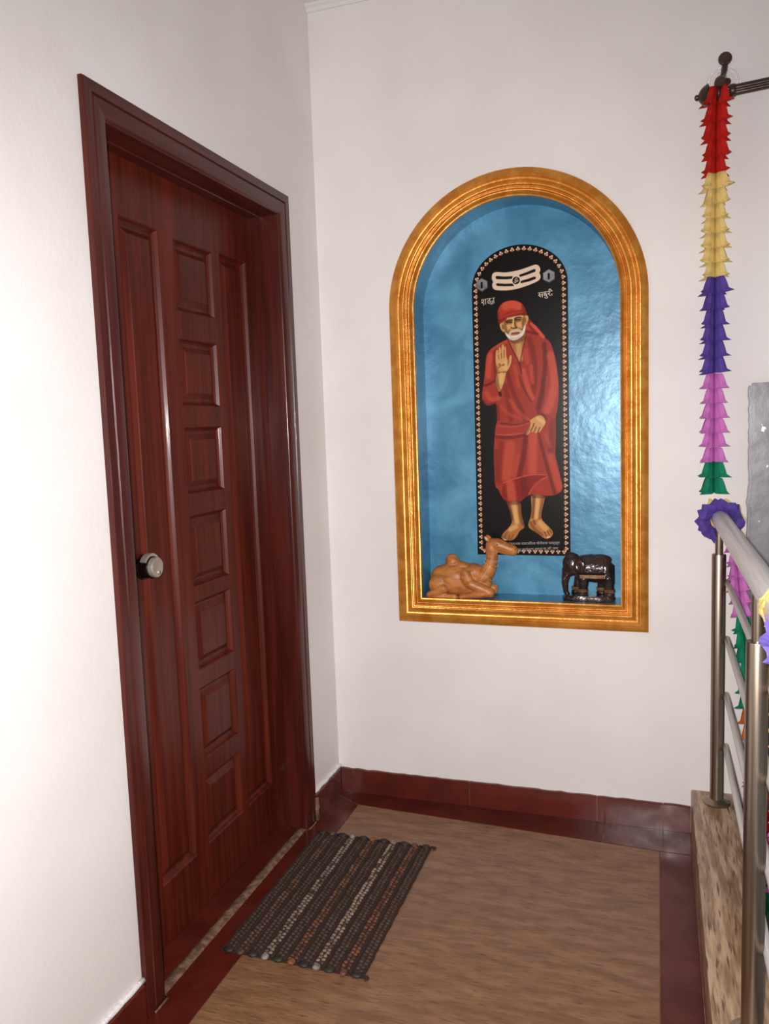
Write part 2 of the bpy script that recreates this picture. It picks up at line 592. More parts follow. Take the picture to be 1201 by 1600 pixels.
tag(door, 'dark red mahogany panelled door, shut', kind='structure')
for (a, b, c, d) in holes:
    rings = [(0, 0), (0.003, -0.002), (0.008, -0.010), (0.013, -0.015), (0.019, -0.0155), (0.023, -0.0145), (0.036, -0.006), (0.0375, -0.0045)]
    mb = MB()
    vs_, fs = [], []
    for e, x in rings:
        vs_ += [(LX + x, a + e, c + e), (LX + x, b - e, c + e), (LX + x, b - e, d - e), (LX + x, a + e, d - e)]
    for i in range(len(rings) - 1):
        for j in range(4):
            fs.append((i * 4 + j, i * 4 + (j + 1) % 4, (i + 1) * 4 + (j + 1) % 4, (i + 1) * 4 + j))
    fs.append(tuple((len(rings) - 1) * 4 + j for j in range(4)))
    mb.add(vs_, fs)
    mb.build('panel', M_wood, door)
# rim lock
lk = MB()
ly, lz = -1.003, 1.048
lk.lathe((LX - 0.002, ly, lz), (1, 0, 0), [(0, 0.034), (0.004, 0.034), (0.006, 0.030), (0.030, 0.029), (0.032, 0.027)], n=36)
lock = lk.build('door_lock', M_lockdark, door, smooth=35)
tag(lock, 'round nickel door lock')
MB().lathe((LX + 0.0295, ly, lz), (1, 0, 0), [(0, 0.0255), (0.010, 0.0265), (0.013, 0.0255), (0.0145, 0.023)], n=36).build('lock_face', M_lock, lock, smooth=30)
MB().lathe((LX + 0.0435, ly + 0.002, lz - 0.013), (1, 0, 0), [(0, 0.0065), (0.0035, 0.006), (0.0045, 0.005)], n=20).build('key_cylinder', M_lock, lock, smooth=30)
MB().box((LX + 0.0475, ly + 0.0012, lz - 0.018), (LX + 0.0484, ly + 0.0028, lz - 0.009)).build('keyhole', M_black, lock)
mb = MB()
arc = []
for i in range(13):
    a = R(30 + 120 * i / 12)
    arc.append((math.cos(a), math.sin(a)))
vs_ = [(LX + x, ly + r_ * c, lz + r_ * s) for c, s in arc for x, r_ in ((0.012, 0.029), (0.027, 0.029), (0.027, 0.036), (0.012, 0.036))]
fs = []
for i in range(12):
    for j in range(4):
        fs.append((i * 4 + j, i * 4 + (j + 1) % 4, (i + 1) * 4 + (j + 1) % 4, (i + 1) * 4 + j))
fs += [(0, 1, 2, 3), (48, 49, 50, 51)]
mb.add(vs_, fs)
mb.build('thumb_piece', M_lock, lock, smooth=30)

# ------------------------------------------------------------------ gold moulding round the niche
prof = [(0, 0.0005), (0, 0.016), (0.003, 0.020), (0.019, 0.0225), (0.0215, 0.0245), (0.0235, 0.0275), (0.0265, 0.0278), (0.0285, 0.025), (0.033, 0.0205), (0.038, 0.0195),
        (0.043, 0.0225), (0.046, 0.027), (0.0495, 0.0295), (0.054, 0.0300), (0.0575, 0.028), (0.0585, 0.0225), (0.0605, 0.0215), (0.062, 0.0245), (0.0645, 0.0275), (0.0675, 0.0270),
        (0.0695, 0.023), (0.0705, 0.0195), (0.0725, 0.019), (0.074, 0.022), (0.0765, 0.0235), (0.079, 0.0215), (0.0805, 0.016), (0.083, 0.0135), (0.087, 0.012), (0.0872, -0.0035)]
mb = MB()
loops = [arch(d, -h, 56) for d, h in prof]
npt = len(loops[0])
vs_ = [p for l in loops for p in l]
fs = []
for i in range(len(prof) - 1):
    for j in range(npt):
        fs.append((i * npt + j, i * npt + (j + 1) % npt, (i + 1) * npt + (j + 1) % npt, (i + 1) * npt + j))
mb.add(vs_, fs)
me = mb.mesh('niche_frame')
me.materials.append(M_gold)
fr = link('niche_frame', me, smooth=50)
tag(fr, 'gold painted arched moulding around the blue niche', 'frame')

# ------------------------------------------------------------------ the print in the niche
poster = tag(empty('poster', (0.7037, 0.112, 0.911)), 'tall arched black print of a man in a red robe, inside the blue niche', 'poster')
PW, PS, PT = 166.0, 948.0, 137.0
ART = [
('p',[(-41.1,768.6),(-63.9,757.6),(-89.8,745.4),(-110.2,729.9),(-119.8,710.9),(-123.4,677.4),(-126.3,649.4),(-133.0,607.4),(-138.0,579.3),(-136.4,559.3),(-125.8,541.8),(-114.3,537.9),(-99.7,542.1),(-86.6,547.2),(-85.7,520.3),(-84.6,477.7),(-90.8,467.9),(-95.8,418.9),(-99.5,369.6),(-98.9,316.6),(-97.9,246.9),(-83.7,238.4),(-75.9,213.4),(-56.3,191.7),(-29.8,190.6),(-6.6,193.2),(10.0,209.7),(29.8,219.5),(49.3,216.7),(88.0,213.2),(116.9,216.3),(144.1,233.4),(133.6,287.0),(123.0,332.4),(116.9,355.1),(119.0,396.8),(121.2,444.9),(120.1,492.8),(126.3,512.0),(131.4,553.2),(132.7,594.4),(129.0,635.8),(124.1,677.1),(116.3,713.1),(105.8,746.5),(89.6,761.2),(62.3,775.3),(34.8,784.1),(7.0,788.7),(-21.1,782.4)],(160,52,37),0.8,1),
('l',[(34.4,762.1),(50.1,695.2),(51.8,626.1),(39.7,557.2)],(100,25,18),12.600000000000001,8,0.55),
('l',[(83.8,742.4),(88.7,692.9),(83.8,638.2),(76.2,583.4),(58.7,523.0)],(100,25,18),10.5,6,0.8),
('l',[(-46.0,656.3),(-30.2,588.4),(-2.9,531.1),(13.3,485.6)],(100,25,18),10.5,7,0.6),
('l',[(-6.7,637.5),(14.9,586.2),(36.7,549.0)],(100,25,18),6.300000000000001,4,0.6),
('l',[(-52.6,603.5),(-42.3,546.8),(-34.8,487.3)],(100,25,18),12.600000000000001,8,0.5),
('l',[(10.4,656.0),(26.2,591.3),(42.5,557.1)],(196,80,55),10.5,6,0.8),
('l',[(19.9,724.6),(24.8,682.9)],(196,80,55),10.5,6,0.5),
('l',[(105.3,702.8),(115.6,650.2),(117.6,595.2),(108.8,545.9),(94.6,513.2)],(196,80,55),16.8,10,0.75),
('l',[(109.2,581.8),(86.3,513.6)],(196,80,55),14.700000000000001,9,0.5),
('l',[(-104.8,715.6),(-111.3,676.7),(-113.5,643.1)],(196,80,55),12.600000000000001,8,0.75),
('l',[(-122.0,584.2),(-105.2,555.1),(-76.2,565.2)],(196,80,55),10.5,7,0.6),
('l',[(-130.1,610.1),(-112.7,612.0),(-87.9,626.3)],(100,25,18),6.300000000000001,3,0.8),
('l',[(-87.0,745.2),(-90.1,703.5),(-86.4,633.2)],(100,25,18),8.4,5,0.5),
('l',[(-98.7,732.0),(-72.6,749.9),(-44.1,759.1)],(196,80,55),6.300000000000001,4,0.5),
('l',[(-82.6,534.3),(-80.6,488.9)],(100,25,18),8.4,5,0.6),
('l',[(-136.4,559.3),(-120.0,540.1),(-88.1,548.7)],(100,25,18),6.300000000000001,3,0.6),
('l',[(-20.2,671.6),(-12.3,643.3),(-7.3,601.3)],(196,80,55),8.4,6,0.45),
('l',[(38.5,668.3),(43.3,612.7)],(196,80,55),8.4,5,0.5),
('l',[(76.6,616.5),(81.5,569.3),(64.1,514.4)],(100,25,18),8.4,5,0.5),
('l',[(-36.5,552.2),(-8.9,508.9),(24.5,485.2)],(196,80,55),8.4,6,0.45),
('l',[(-71.1,533.9),(-43.1,504.5),(2.0,486.0)],(196,80,55),6.300000000000001,5,0.4),
('l',[(27.2,476.9),(-11.9,463.7),(-70.8,473.8)],(100,25,18),5.25,3,0.7),
('l',[(30.4,472.0),(-21.8,459.1),(-84.3,464.5)],(196,80,55),4.2,3,0.5),
('l',[(-88.2,433.4),(-38.7,432.0),(8.8,436.1)],(196,80,55),3.3600000000000003,1.5,0.9),
('l',[(-88.3,426.9),(-38.9,420.6),(13.6,430.4)],(100,25,18),8.4,5,0.7),
('l',[(15.2,428.8),(11.2,383.4),(2.2,334.6),(-11.9,272.5)],(100,25,18),12.600000000000001,7,0.75),
('l',[(58.8,434.0),(71.0,388.4),(89.3,313.5),(113.8,222.2)],(100,25,18),8.4,5,0.75),
('l',[(42.6,428.0),(38.4,360.0),(37.5,301.3)],(196,80,55),21.0,12,0.75),
('l',[(-39.3,394.4),(-47.0,335.5),(-54.5,286.2)],(196,80,55),25.200000000000003,14,0.65),
('l',[(-72.2,401.8),(-80.1,336.1),(-81.6,263.3)],(100,25,18),10.5,8,0.45),
('l',[(99.5,358.7),(114.7,300.2),(129.9,241.6)],(196,80,55),14.700000000000001,8,0.55),
('l',[(110.4,474.0),(106.5,413.2),(102.8,371.5)],(100,25,18),16.8,9,0.5),
('l',[(-13.7,357.8),(-28.1,285.8)],(196,80,55),10.5,8,0.4),
('l',[(-91.0,376.0),(-93.1,270.1)],(100,25,18),8.4,5,0.45),
('l',[(84.4,430.0),(99.8,387.7)],(196,80,55),8.4,5,0.35),
('p',[(-69.0,258.2),(-41.5,272.8),(-15.0,280.7),(11.3,286.0),(37.4,291.5),(63.3,291.8),(88.9,287.6),(93.7,279.4),(62.9,268.3),(40.0,247.3),(23.3,219.5),(10.0,209.7),(-6.6,193.2),(-29.8,190.6),(-56.3,191.7),(-75.9,213.4)],(134,34,24),1.5,1),
('l',[(-65.0,261.5),(-15.0,279.7),(37.4,290.2),(88.9,287.6)],(214,88,62),2.52,1,0.8),
('l',[(-41.8,256.3),(-36.2,203.2)],(196,80,55),21.0,12,0.8),
('l',[(4.4,269.0),(10.2,219.6)],(100,25,18),16.8,9,0.6),
('l',[(88.9,281.1),(56.4,265.1),(36.6,242.4),(23.3,219.5)],(200,72,50),3.1500000000000004,2,0.8),
('l',[(56.2,248.8),(62.3,219.3)],(176,54,38),21.0,10,0.6),
('p',[(-41.1,767.2),(-21.5,760.4),(1.0,764.4),(15.1,771.7),(19.5,785.1),(22.1,776.7),(17.6,755.0),(9.4,728.0),(-1.3,676.6),(-11.3,698.8),(-24.9,727.4),(-37.1,753.1)],(164,106,58),0.8,1),
('l',[(-4.8,753.7),(-0.1,698.2)],(226,178,112),12.600000000000001,9,0.5),
('l',[(-35.5,762.7),(-10.4,754.1),(15.0,767.6)],(112,66,32),10.5,6,0.8),
('l',[(-41.1,767.2),(-24.9,727.4),(-9.9,697.4),(-0.5,674.6),(4.7,646.6)],(88,20,16),3.3600000000000003,1.4,0.9),
('l',[(22.2,779.4),(17.6,755.0),(9.4,728.0),(-1.0,676.6)],(112,26,20),3.3600000000000003,1.4,0.8),
('l',[(-36.9,764.2),(-20.7,727.1),(-5.7,695.7)],(206,84,58),2.52,1.2,0.7),
('p',[(19.1,846.7),(32.7,833.4),(43.5,816.2),(54.5,808.6),(62.6,798.5),(76.1,781.2),(90.9,760.5),(78.6,761.9),(56.8,775.7),(34.7,782.7),(18.1,786.6),(17.0,801.7),(18.5,812.6)],(184,58,40),0.8,1),
('l',[(29.8,825.4),(40.5,800.1),(56.8,779.8)],(100,25,18),8.4,5,0.7),
('l',[(40.7,813.7),(62.5,790.3),(81.4,767.2)],(214,92,66),6.300000000000001,4,0.7),
('l',[(18.2,792.1),(40.3,783.7),(62.3,776.7)],(100,25,18),6.300000000000001,3,0.8),
('p',[(-69.8,821.2),(-62.7,823.5),(-51.2,830.1),(-37.0,837.3),(-14.5,842.5),(7.9,844.6),(21.8,845.7),(30.1,841.8),(31.7,834.9),(26.5,821.6),(21.3,809.7),(19.7,798.8),(12.4,780.1),(-1.7,767.3),(-21.5,760.9),(-35.5,766.8),(-46.5,781.4),(-52.0,791.5),(-60.3,797.6),(-67.2,810.5)],(196,136,78),0.8,1),
('p',[(-76.2,858.2),(-73.0,874.5),(-62.8,888.8),(-47.2,896.6),(-27.5,898.8),(-8.0,895.3),(8.6,885.8),(19.5,869.9),(23.4,854.6),(24.6,844.4),(13.5,844.7),(-3.3,843.0),(-20.1,841.5),(-37.0,837.3),(-51.2,830.1),(-62.7,823.5),(-69.8,822.3),(-74.3,835.9)],(172,52,32),0.8,1),
('l',[(-47.5,880.7),(-24.9,887.1),(-2.7,877.1)],(206,86,54),18.900000000000002,12,0.8),
('l',[(-71.1,830.2),(-48.2,839.5),(-14.4,847.4),(21.9,849.3)],(112,26,18),6.300000000000001,4,0.7),
('l',[(16.8,875.6),(21.3,849.3)],(110,26,18),12.600000000000001,7,0.7),
('l',[(-74.8,855.3),(-71.1,827.4)],(110,26,18),8.4,5,0.6),
('l',[(-56.5,849.8),(-31.0,858.8),(8.2,862.6)],(126,34,22),3.1500000000000004,2,0.6),
('l',[(-48.5,825.7),(-50.3,806.6),(-43.6,786.7)],(112,66,32),8.4,5,0.7),
('l',[(13.3,834.9),(15.2,815.6),(10.0,799.5)],(112,66,32),8.4,5,0.75),
('l',[(-39.8,836.1),(-14.5,839.2),(7.8,840.2)],(226,178,112),6.300000000000001,4,0.7),
('l',[(-37.5,812.5),(-34.8,802.7)],(226,178,112),10.5,6,0.6),
('l',[(-2.3,815.5),(1.7,805.6)],(226,178,112),10.5,6,0.6),
('l',[(-20.1,837.4),(-21.3,818.2),(-23.5,807.9)],(226,178,112),6.300000000000001,3,0.9),
('l',[(-14.6,831.5),(-16.3,815.1),(-10.9,805.1)],(112,66,32),5.25,3,0.85),
('l',[(-29.1,805.6),(-20.8,801.7),(-9.5,804.2)],(90,48,24),3.7800000000000002,1.5,0.9),
('l',[(-47.1,827.0),(-37.1,832.6),(-25.3,830.9)],(66,38,24),4.2,1.6,0.95),
('l',[(-16.0,835.7),(-6.1,839.6),(5.6,837.7)],(66,38,24),4.2,1.6,0.95),
('l',[(-42.9,824.8),(-34.4,825.8),(-26.6,823.6)],(52,28,16),4.620000000000001,1.6,0.95),
('l',[(-13.3,830.8),(-5.7,832.5),(2.7,830.8)],(52,28,16),4.620000000000001,1.6,0.95),
('l',[(-41.5,820.3),(-33.1,820.2)],(112,66,32),4.2,2,0.7),
('l',[(-10.5,826.2),(0.7,826.5)],(112,66,32),4.2,2,0.7),
('l',[(-33.5,799.8),(-37.8,791.9),(-36.5,786.2)],(112,66,32),4.2,2,0.6),
('l',[(-1.2,801.7),(7.1,794.2)],(112,66,32),4.2,2,0.6),
('p',[(-52.5,792.9),(-46.4,787.5),(-38.0,781.4),(-31.9,777.6),(-21.2,776.9),(-10.0,778.3),(-0.1,781.0),(8.4,788.6),(14.2,801.9),(19.1,814.7),(21.2,808.3),(19.6,793.3),(13.8,778.6),(1.1,767.7),(-18.7,760.5),(-34.1,765.1),(-45.2,776.3)],(226,214,196),1.2,1),
('l',[(-33.7,785.5),(-26.6,791.6),(-15.3,794.4),(-4.1,795.0),(4.8,789.4)],(206,186,160),6.720000000000001,2.5,0.9),
('l',[(-26.7,784.5),(-15.4,785.9),(-2.8,786.1)],(120,58,40),4.620000000000001,1.8,0.95),
('l',[(-21.1,781.0),(-7.1,781.5)],(176,104,76),3.3600000000000003,1.5,0.8),
('l',[(-29.8,769.8),(-15.8,766.1),(1.1,772.6)],(182,168,150),5.25,3,0.6),
('l',[(-64.2,818.6),(-63.0,807.5),(-56.1,797.3)],(214,160,98),6.300000000000001,3,0.8),
('l',[(-59.4,815.5),(-57.9,804.3)],(112,66,32),4.2,2,0.8),
('l',[(24.5,839.5),(26.6,831.2),(22.8,817.8)],(214,160,98),6.300000000000001,3,0.8),
('l',[(21.7,834.3),(21.4,820.6)],(112,66,32),3.1500000000000004,2,0.7),
('p',[(-89.9,627.8),(-81.5,590.8),(-74.8,566.5),(-67.6,566.2),(-67.3,583.1),(-72.9,589.0),(-78.7,587.8),(-85.2,619.1)],(60,14,10),1.5,1),
('p',[(-86.5,697.7),(-85.2,720.0),(-83.0,731.6),(-78.7,733.0),(-77.1,725.1),(-75.6,712.4),(-74.7,730.5),(-72.8,739.3),(-68.5,741.8),(-66.7,732.8),(-65.6,717.4),(-64.4,735.4),(-63.0,746.5),(-59.5,751.2),(-56.2,747.4),(-55.2,737.6),(-54.8,729.3),(-52.9,741.6),(-50.0,742.8),(-48.6,731.6),(-48.3,712.2),(-45.8,696.7),(-39.7,690.8),(-37.1,705.9),(-33.7,710.4),(-29.4,709.9),(-29.3,699.9),(-32.5,680.6),(-40.2,664.3),(-49.5,652.3),(-52.5,639.9),(-58.1,616.3),(-71.5,588.1),(-78.7,586.1),(-86.2,614.9),(-87.2,636.1),(-80.3,651.2),(-82.8,669.5),(-85.4,683.7)],(210,154,92),0.8,1),
('l',[(-76.2,713.9),(-74.7,699.8)],(112,66,32),2.52,1,0.8),
('l',[(-65.8,718.8),(-65.0,702.0)],(112,66,32),2.52,1,0.8),
('l',[(-55.1,729.3),(-55.9,704.3)],(112,66,32),2.52,1,0.8),
('l',[(-39.7,690.8),(-44.1,678.5)],(112,66,32),4.2,2,0.7),
('l',[(-80.3,651.2),(-66.0,653.2),(-50.3,653.7)],(112,66,32),4.2,2,0.7),
('l',[(-83.3,641.5),(-81.0,613.3),(-75.7,593.3)],(112,66,32),6.300000000000001,4,0.7),
('l',[(-66.1,646.2),(-68.1,618.3)],(226,178,112),8.4,5,0.7),
('l',[(-82.7,675.1),(-77.3,658.0)],(112,66,32),6.300000000000001,3,0.5),
('l',[(-52.5,684.6),(-51.4,667.8)],(226,178,112),10.5,6,0.6),
('l',[(-77.4,681.0),(-72.5,684.3),(-69.7,680.0),(-74.0,677.4),(-69.8,675.8),(-71.9,670.3),(-76.4,672.0)],(130,40,26),2.1,0.8,0.9),
('l',[(-68.3,677.1),(-62.6,678.2),(-58.3,682.1),(-54.6,680.5),(-57.5,675.9),(-62.0,679.0)],(130,40,26),2.1,0.8,0.9),
('p',[(30.1,479.4),(55.5,496.6),(72.2,496.6),(83.2,484.5),(83.8,471.9),(84.4,476.5),(83.3,463.7),(74.5,452.8),(66.0,438.2),(58.3,439.8),(55.6,435.3),(42.8,437.0),(34.8,442.8),(22.6,429.9),(14.2,430.1),(23.5,446.3),(31.9,462.2),(34.3,473.5),(28.9,481.7)],(206,150,90),0.8,1),
('l',[(33.2,442.8),(43.1,460.3),(44.9,468.3)],(112,66,32),3.3600000000000003,1.6,0.9),
('l',[(44.4,438.3),(52.7,456.7)],(112,66,32),2.94,1.4,0.9),
('l',[(58.9,439.8),(65.5,454.7)],(112,66,32),2.94,1.4,0.9),
('l',[(59.6,485.4),(78.6,471.9)],(226,178,112),8.4,5,0.8),
('l',[(18.5,431.9),(30.1,454.2)],(112,66,32),3.1500000000000004,1.5,0.6),
('l',[(58.4,506.3),(77.8,500.0),(90.1,482.8)],(100,25,18),6.300000000000001,3,0.7),
('p',[(-54.6,191.3),(-6.0,193.2),(-6.0,170.0),(-4.2,143.5),(5.2,110.3),(5.6,99.7),(-11.7,88.5),(-19.2,73.4),(-32.1,56.5),(-45.5,52.3),(-62.2,54.4),(-75.5,57.6),(-78.7,65.4),(-68.3,83.0),(-48.0,99.9),(-35.9,123.4),(-39.6,156.7),(-47.3,175.0)],(176,112,58),0.8,1),
('p',[(29.8,219.5),(81.6,213.9),(74.7,186.4),(66.2,153.6),(65.9,133.8),(73.9,120.6),(89.8,105.9),(104.1,89.6),(106.9,78.1),(97.4,64.1),(79.5,59.6),(63.4,71.0),(47.3,83.4),(25.3,96.5),(18.9,108.7),(21.7,120.4),(29.2,138.6),(32.9,166.7),(32.0,193.1)],(184,122,64),0.8,1),
('l',[(-29.8,186.6),(-25.5,150.1),(-21.1,120.1)],(226,178,112),10.5,7,0.75),
('l',[(-10.0,186.6),(-7.5,143.5),(1.9,110.3)],(112,66,32),8.4,5,0.8),
('l',[(-51.4,188.3),(-40.3,156.7),(-35.9,126.7)],(112,66,32),6.300000000000001,3,0.7),
('l',[(-49.7,188.3),(-10.0,189.9)],(90,40,22),10.5,5,0.7),
('l',[(55.6,209.5),(51.8,170.0),(48.1,137.0)],(226,178,112),8.4,6,0.8),
('l',[(41.0,209.5),(38.8,166.7),(35.1,137.0)],(112,66,32),6.300000000000001,4,0.8),
('l',[(73.3,202.8),(63.0,156.9),(61.7,133.8)],(112,66,32),6.300000000000001,4,0.6),
('l',[(36.2,212.8),(78.3,209.4)],(90,40,22),8.4,4,0.7),
('l',[(-44.8,93.2),(-24.7,103.4)],(226,178,112),10.5,7,0.6),
('l',[(-72.1,62.7),(-58.4,79.7)],(112,66,32),6.300000000000001,4,0.5),
('l',[(-48.5,69.7),(-52.1,56.3)],(112,66,32),3.1500000000000004,1.2,0.9),
('l',[(-63.6,66.2),(-62.1,56.1)],(112,66,32),3.1500000000000004,1.2,0.8),
('l',[(-35.1,73.2),(-45.5,54.7)],(112,66,32),4.2,2,0.6),
('l',[(28.2,117.1),(41.0,94.0),(66.7,74.3)],(112,66,32),8.4,5,0.7),
('l',[(60.8,117.3),(80.0,97.6)],(226,178,112),12.600000000000001,8,0.6),
('l',[(76.6,84.4),(82.9,71.2)],(112,66,32),2.94,1.2,0.9),
('l',[(86.4,89.4),(93.3,74.6)],(112,66,32),2.94,1.2,0.9),
('l',[(94.5,92.8),(100.8,81.3)],(112,66,32),2.94,1.2,0.9),
('l',[(39.8,123.8),(42.9,113.9)],(112,66,32),6.300000000000001,3,0.8),
('l',[(86.1,65.3),(94.2,66.7)],(232,200,160),3.3600000000000003,1,0.9),
('l',[(-68.8,56.7),(-62.2,54.4)],(232,200,160),3.3600000000000003,1,0.8),
('p',[(-94.0,985.0),(-91.2,995.6),(-81.5,1000.3),(-68.8,998.8),(-49.7,994.9),(-27.5,995.9),(4.0,999.1),(35.4,1006.8),(54.2,1012.0),(64.1,1011.4),(71.1,1005.0),(75.0,995.5),(73.3,988.0),(69.9,983.8),(74.1,977.3),(75.2,969.6),(72.0,960.8),(62.6,954.9),(40.8,947.7),(21.9,942.3),(-3.3,936.8),(-28.6,934.3),(-54.1,935.0),(-82.8,939.0),(-91.0,945.9),(-93.6,958.6),(-88.6,967.4),(-93.3,975.6)],(226,200,172),0.6,1),
('p',[(-80.2,985.3),(-75.4,986.4),(-50.0,982.2),(-19.9,980.7),(-22.6,971.7),(-47.0,972.1),(-75.6,975.3),(-80.7,979.1)],(20,13,12),0.5,0),
('p',[(-79.1,960.4),(-74.3,961.5),(-47.3,957.3),(-20.3,956.1),(-15.8,946.5),(-47.4,948.3),(-74.5,951.6),(-79.2,955.7)],(20,13,12),0.5,0),
('p',[(0.6,983.1),(28.9,990.6),(54.0,998.4),(58.6,996.1),(59.1,990.9),(55.4,987.9),(28.8,980.6),(4.3,975.4)],(20,13,12),0.5,0),
('p',[(5.9,962.1),(34.8,967.8),(53.6,973.1),(59.1,970.5),(59.7,965.5),(55.0,962.9),(34.7,957.4),(6.4,953.8)],(20,13,12),0.5,0),
('c',(-9.1,965.0),(232,208,182),15.8),
('c',(-9.1,965.0),(20,13,12),13.2),
]



def chaikin(p, closed, n):
    p = np.array(p, float)
    for _ in range(n):
        if closed:
            q = np.roll(p, -1, 0)
            p = np.stack([p * .75 + q * .25, p * .25 + q * .75], 1).reshape(-1, 2)
        else:
            a, b = p[:-1], p[1:]
            p = np.concatenate([p[:1], np.stack([a * .75 + b * .25, a * .25 + b * .75], 1).reshape(-1, 2), p[-1:]])
    return p


STEP = 1.3
gx = np.arange(-PW, PW + STEP / 2, 2 * PW / round(2 * PW / STEP))
gz = np.arange(0, PS + PT + STEP / 2, STEP)
GX, GZ = np.meshgrid(gx, gz)
canvas = np.empty(GX.shape + (3,))
canvas[:] = lin((17, 11, 11))


def seg_dist(X, Z, p, closed):
    d = np.full(X.shape, 1e9)
    ins = np.zeros(X.shape, bool)
    k = len(p)
    for i in range(k if closed else k - 1):
        a, b = p[i], p[(i + 1) % k]
        ab = b - a
        t = np.clip(((X - a[0]) * ab[0] + (Z - a[1]) * ab[1]) / max(ab @ ab, 1e-9), 0, 1)
        d = np.minimum(d, np.hypot(X - a[0] - t * ab[0], Z - a[1] - t * ab[1]))
        if closed:
            c = ((a[1] > Z) != (b[1] > Z))
            if c.any():
                ins ^= c & (X < (b[0] - a[0]) * (Z - a[1]) / ((b[1] - a[1]) or 1e-9) + a[0])
    return d, ins


def apply(p, c, cover, pad, a=1.0):
    x0, z0 = p.min(0) - pad
    x1, z1 = p.max(0) + pad
    i0, i1 = np.searchsorted(gx, (x0, x1))
    j0, j1 = np.searchsorted(gz, (z0, z1))
    if i0 >= i1 or j0 >= j1:
        return
    S = (slice(j0, j1), slice(i0, i1))
    w = (cover(GX[S], GZ[S]) * a)[..., None]
    canvas[S] = canvas[S] * (1 - w) + np.array(lin(c)) * w


robe_mask = None
for item in ART:
    if item[0] == 'p':
        _, p, c, soft, sm = item
        p = chaikin(p, True, 1 if sm else 0)

        def cov(X, Z):
            d, i = seg_dist(X, Z, p, True)
            return np.clip(0.5 + np.where(i, d, -d) / (2 * soft), 0, 1)
        if robe_mask is None:
            robe_mask = np.clip(0.5 + (lambda q: np.where(q[1], q[0], -q[0]))(seg_dist(GX, GZ, p, True)) / 1.6, 0, 1)
        apply(p, c, cov, soft * 2)
    elif item[0] == 'l':
        _, p, c, w, soft, a = item
        p = chaikin(p, False, 2)
        keep = canvas.copy() if soft > 4 else None

        def cov(X, Z):
            d, _i = seg_dist(X, Z, p, False)
            return np.clip(1 - (d - w / 2) / soft, 0, 1) ** 1.5 if soft > 2.5 else np.clip(1 - (d - w / 2) / soft, 0, 1)
        apply(p, c, cov, w / 2 + soft, a)
        if keep is not None:           # broad shading stays on the figure
            lum = keep.max(-1)
            fig = np.clip((lum - 0.012) / 0.03, 0, 1)[..., None]
            canvas[:] = keep * (1 - fig) + canvas * fig
    else:
        _, ctr, c, r_ = item
        ctr = np.array(ctr, float)
        apply(np.array([ctr - r_, ctr + r_]), c, lambda X, Z: np.clip(0.5 - (np.hypot(X - ctr[0], Z - ctr[1]) - r_) / 1.2, 0, 1), 2)
# border of little three-petal motifs
path = [(-PW + 13, 14 + i * 4) for i in range(int((PS - 14) / 4))]
path += [(-(PW - 13) * math.cos(a), PS + (PT - 13) * math.sin(a)) for a in np.linspace(0, math.pi, 120)]
path += [(PW - 13, z) for z, _ in [(PS - i * 4, 0) for i in range(int((PS - 14) / 4))]]
path += [(PW - 13 - i * 4, 14) for i in range(int((2 * PW - 26) / 4) + 1)]
path = np.array(path)
cum = np.concatenate([[0], np.cumsum(np.hypot(*np.diff(path, axis=0).T))])
nm = int(cum[-1] / 20.3)
for i in range(nm):
    s = cum[-1] * (i + 0.5) / nm
    x, z = np.interp(s, cum, path[:, 0]), np.interp(s, cum, path[:, 1])
    x2, z2 = np.interp(s + 2, cum, path[:, 0]), np.interp(s + 2, cum, path[:, 1])
    t = np.array((x2 - x, z2 - z))
    t /= np.hypot(*t) + 1e-9
    nn = np.array((t[1], -t[0]))                     # towards the middle of the print
    for off, rr, c, sf in ((nn * 1.5, 5.5, (120, 62, 30), 4.0), (-nn * 3.6, 2.9, (238, 204, 172), 1.2), (nn * 2.2 + t * 4.2, 2.9, (230, 186, 148), 1.2), (nn * 2.2 - t * 4.2, 2.9, (230, 186, 148), 1.2), (nn * 6.5, 1.4, (190, 120, 70), 1.2)):
        c0 = np.array((x, z)) + off
        apply(np.array([c0 - rr, c0 + rr]), c, lambda X, Z: np.clip(0.5 - (np.hypot(X - c0[0], Z - c0[1]) - rr) / sf, 0, 1), 4)

inside = (GZ <= PS) | ((GX / PW) ** 2 + ((GZ - PS) / PT) ** 2 <= 1.0)
nzr, nxr = GX.shape
idx = -np.ones(GX.shape, int)
quad = inside[:-1, :-1] & inside[1:, :-1] & inside[:-1, 1:] & inside[1:, 1:]
use = np.zeros(GX.shape, bool)
use[:-1, :-1] |= quad
use[1:, :-1] |= quad
use[:-1, 1:] |= quad
use[1:, 1:] |= quad
idx[use] = np.arange(use.sum())
co = np.stack([GX[use] / 1000, np.full(use.sum(), -0.0006), GZ[use] / 1000], 1)
F = np.stack([idx[:-1, :-1][quad], idx[:-1, 1:][quad], idx[1:, 1:][quad], idx[1:, :-1][quad]], 1)
me = bpy.data.meshes.new('print_sheet')
me.vertices.add(len(co))
me.vertices.foreach_set('co', co.ravel())
me.loops.add(F.size)
me.loops.foreach_set('vertex_index', F.ravel())
me.polygons.add(len(F))
me.polygons.foreach_set('loop_start', np.arange(0, F.size, 4))
me.update(calc_edges=True)
at = me.color_attributes.new('ink', 'FLOAT_COLOR', 'POINT')
at.data.foreach_set('color', np.concatenate([canvas[use], np.ones((use.sum(), 1))], 1).astype(np.float32).ravel())
M_print = bpy.data.materials.new('glossy_print')
M_print.use_nodes = True
nt = M_print.node_tree
va = nt.nodes.new('ShaderNodeVertexColor')
va.layer_name = 'ink'
pb = nt.nodes['Principled BSDF']
nt.links.new(va.outputs['Color'], pb.inputs['Base Color'])
pb.inputs['Roughness'].default_value = 0.3
pb.inputs['Specular IOR Level'].default_value = 0.2
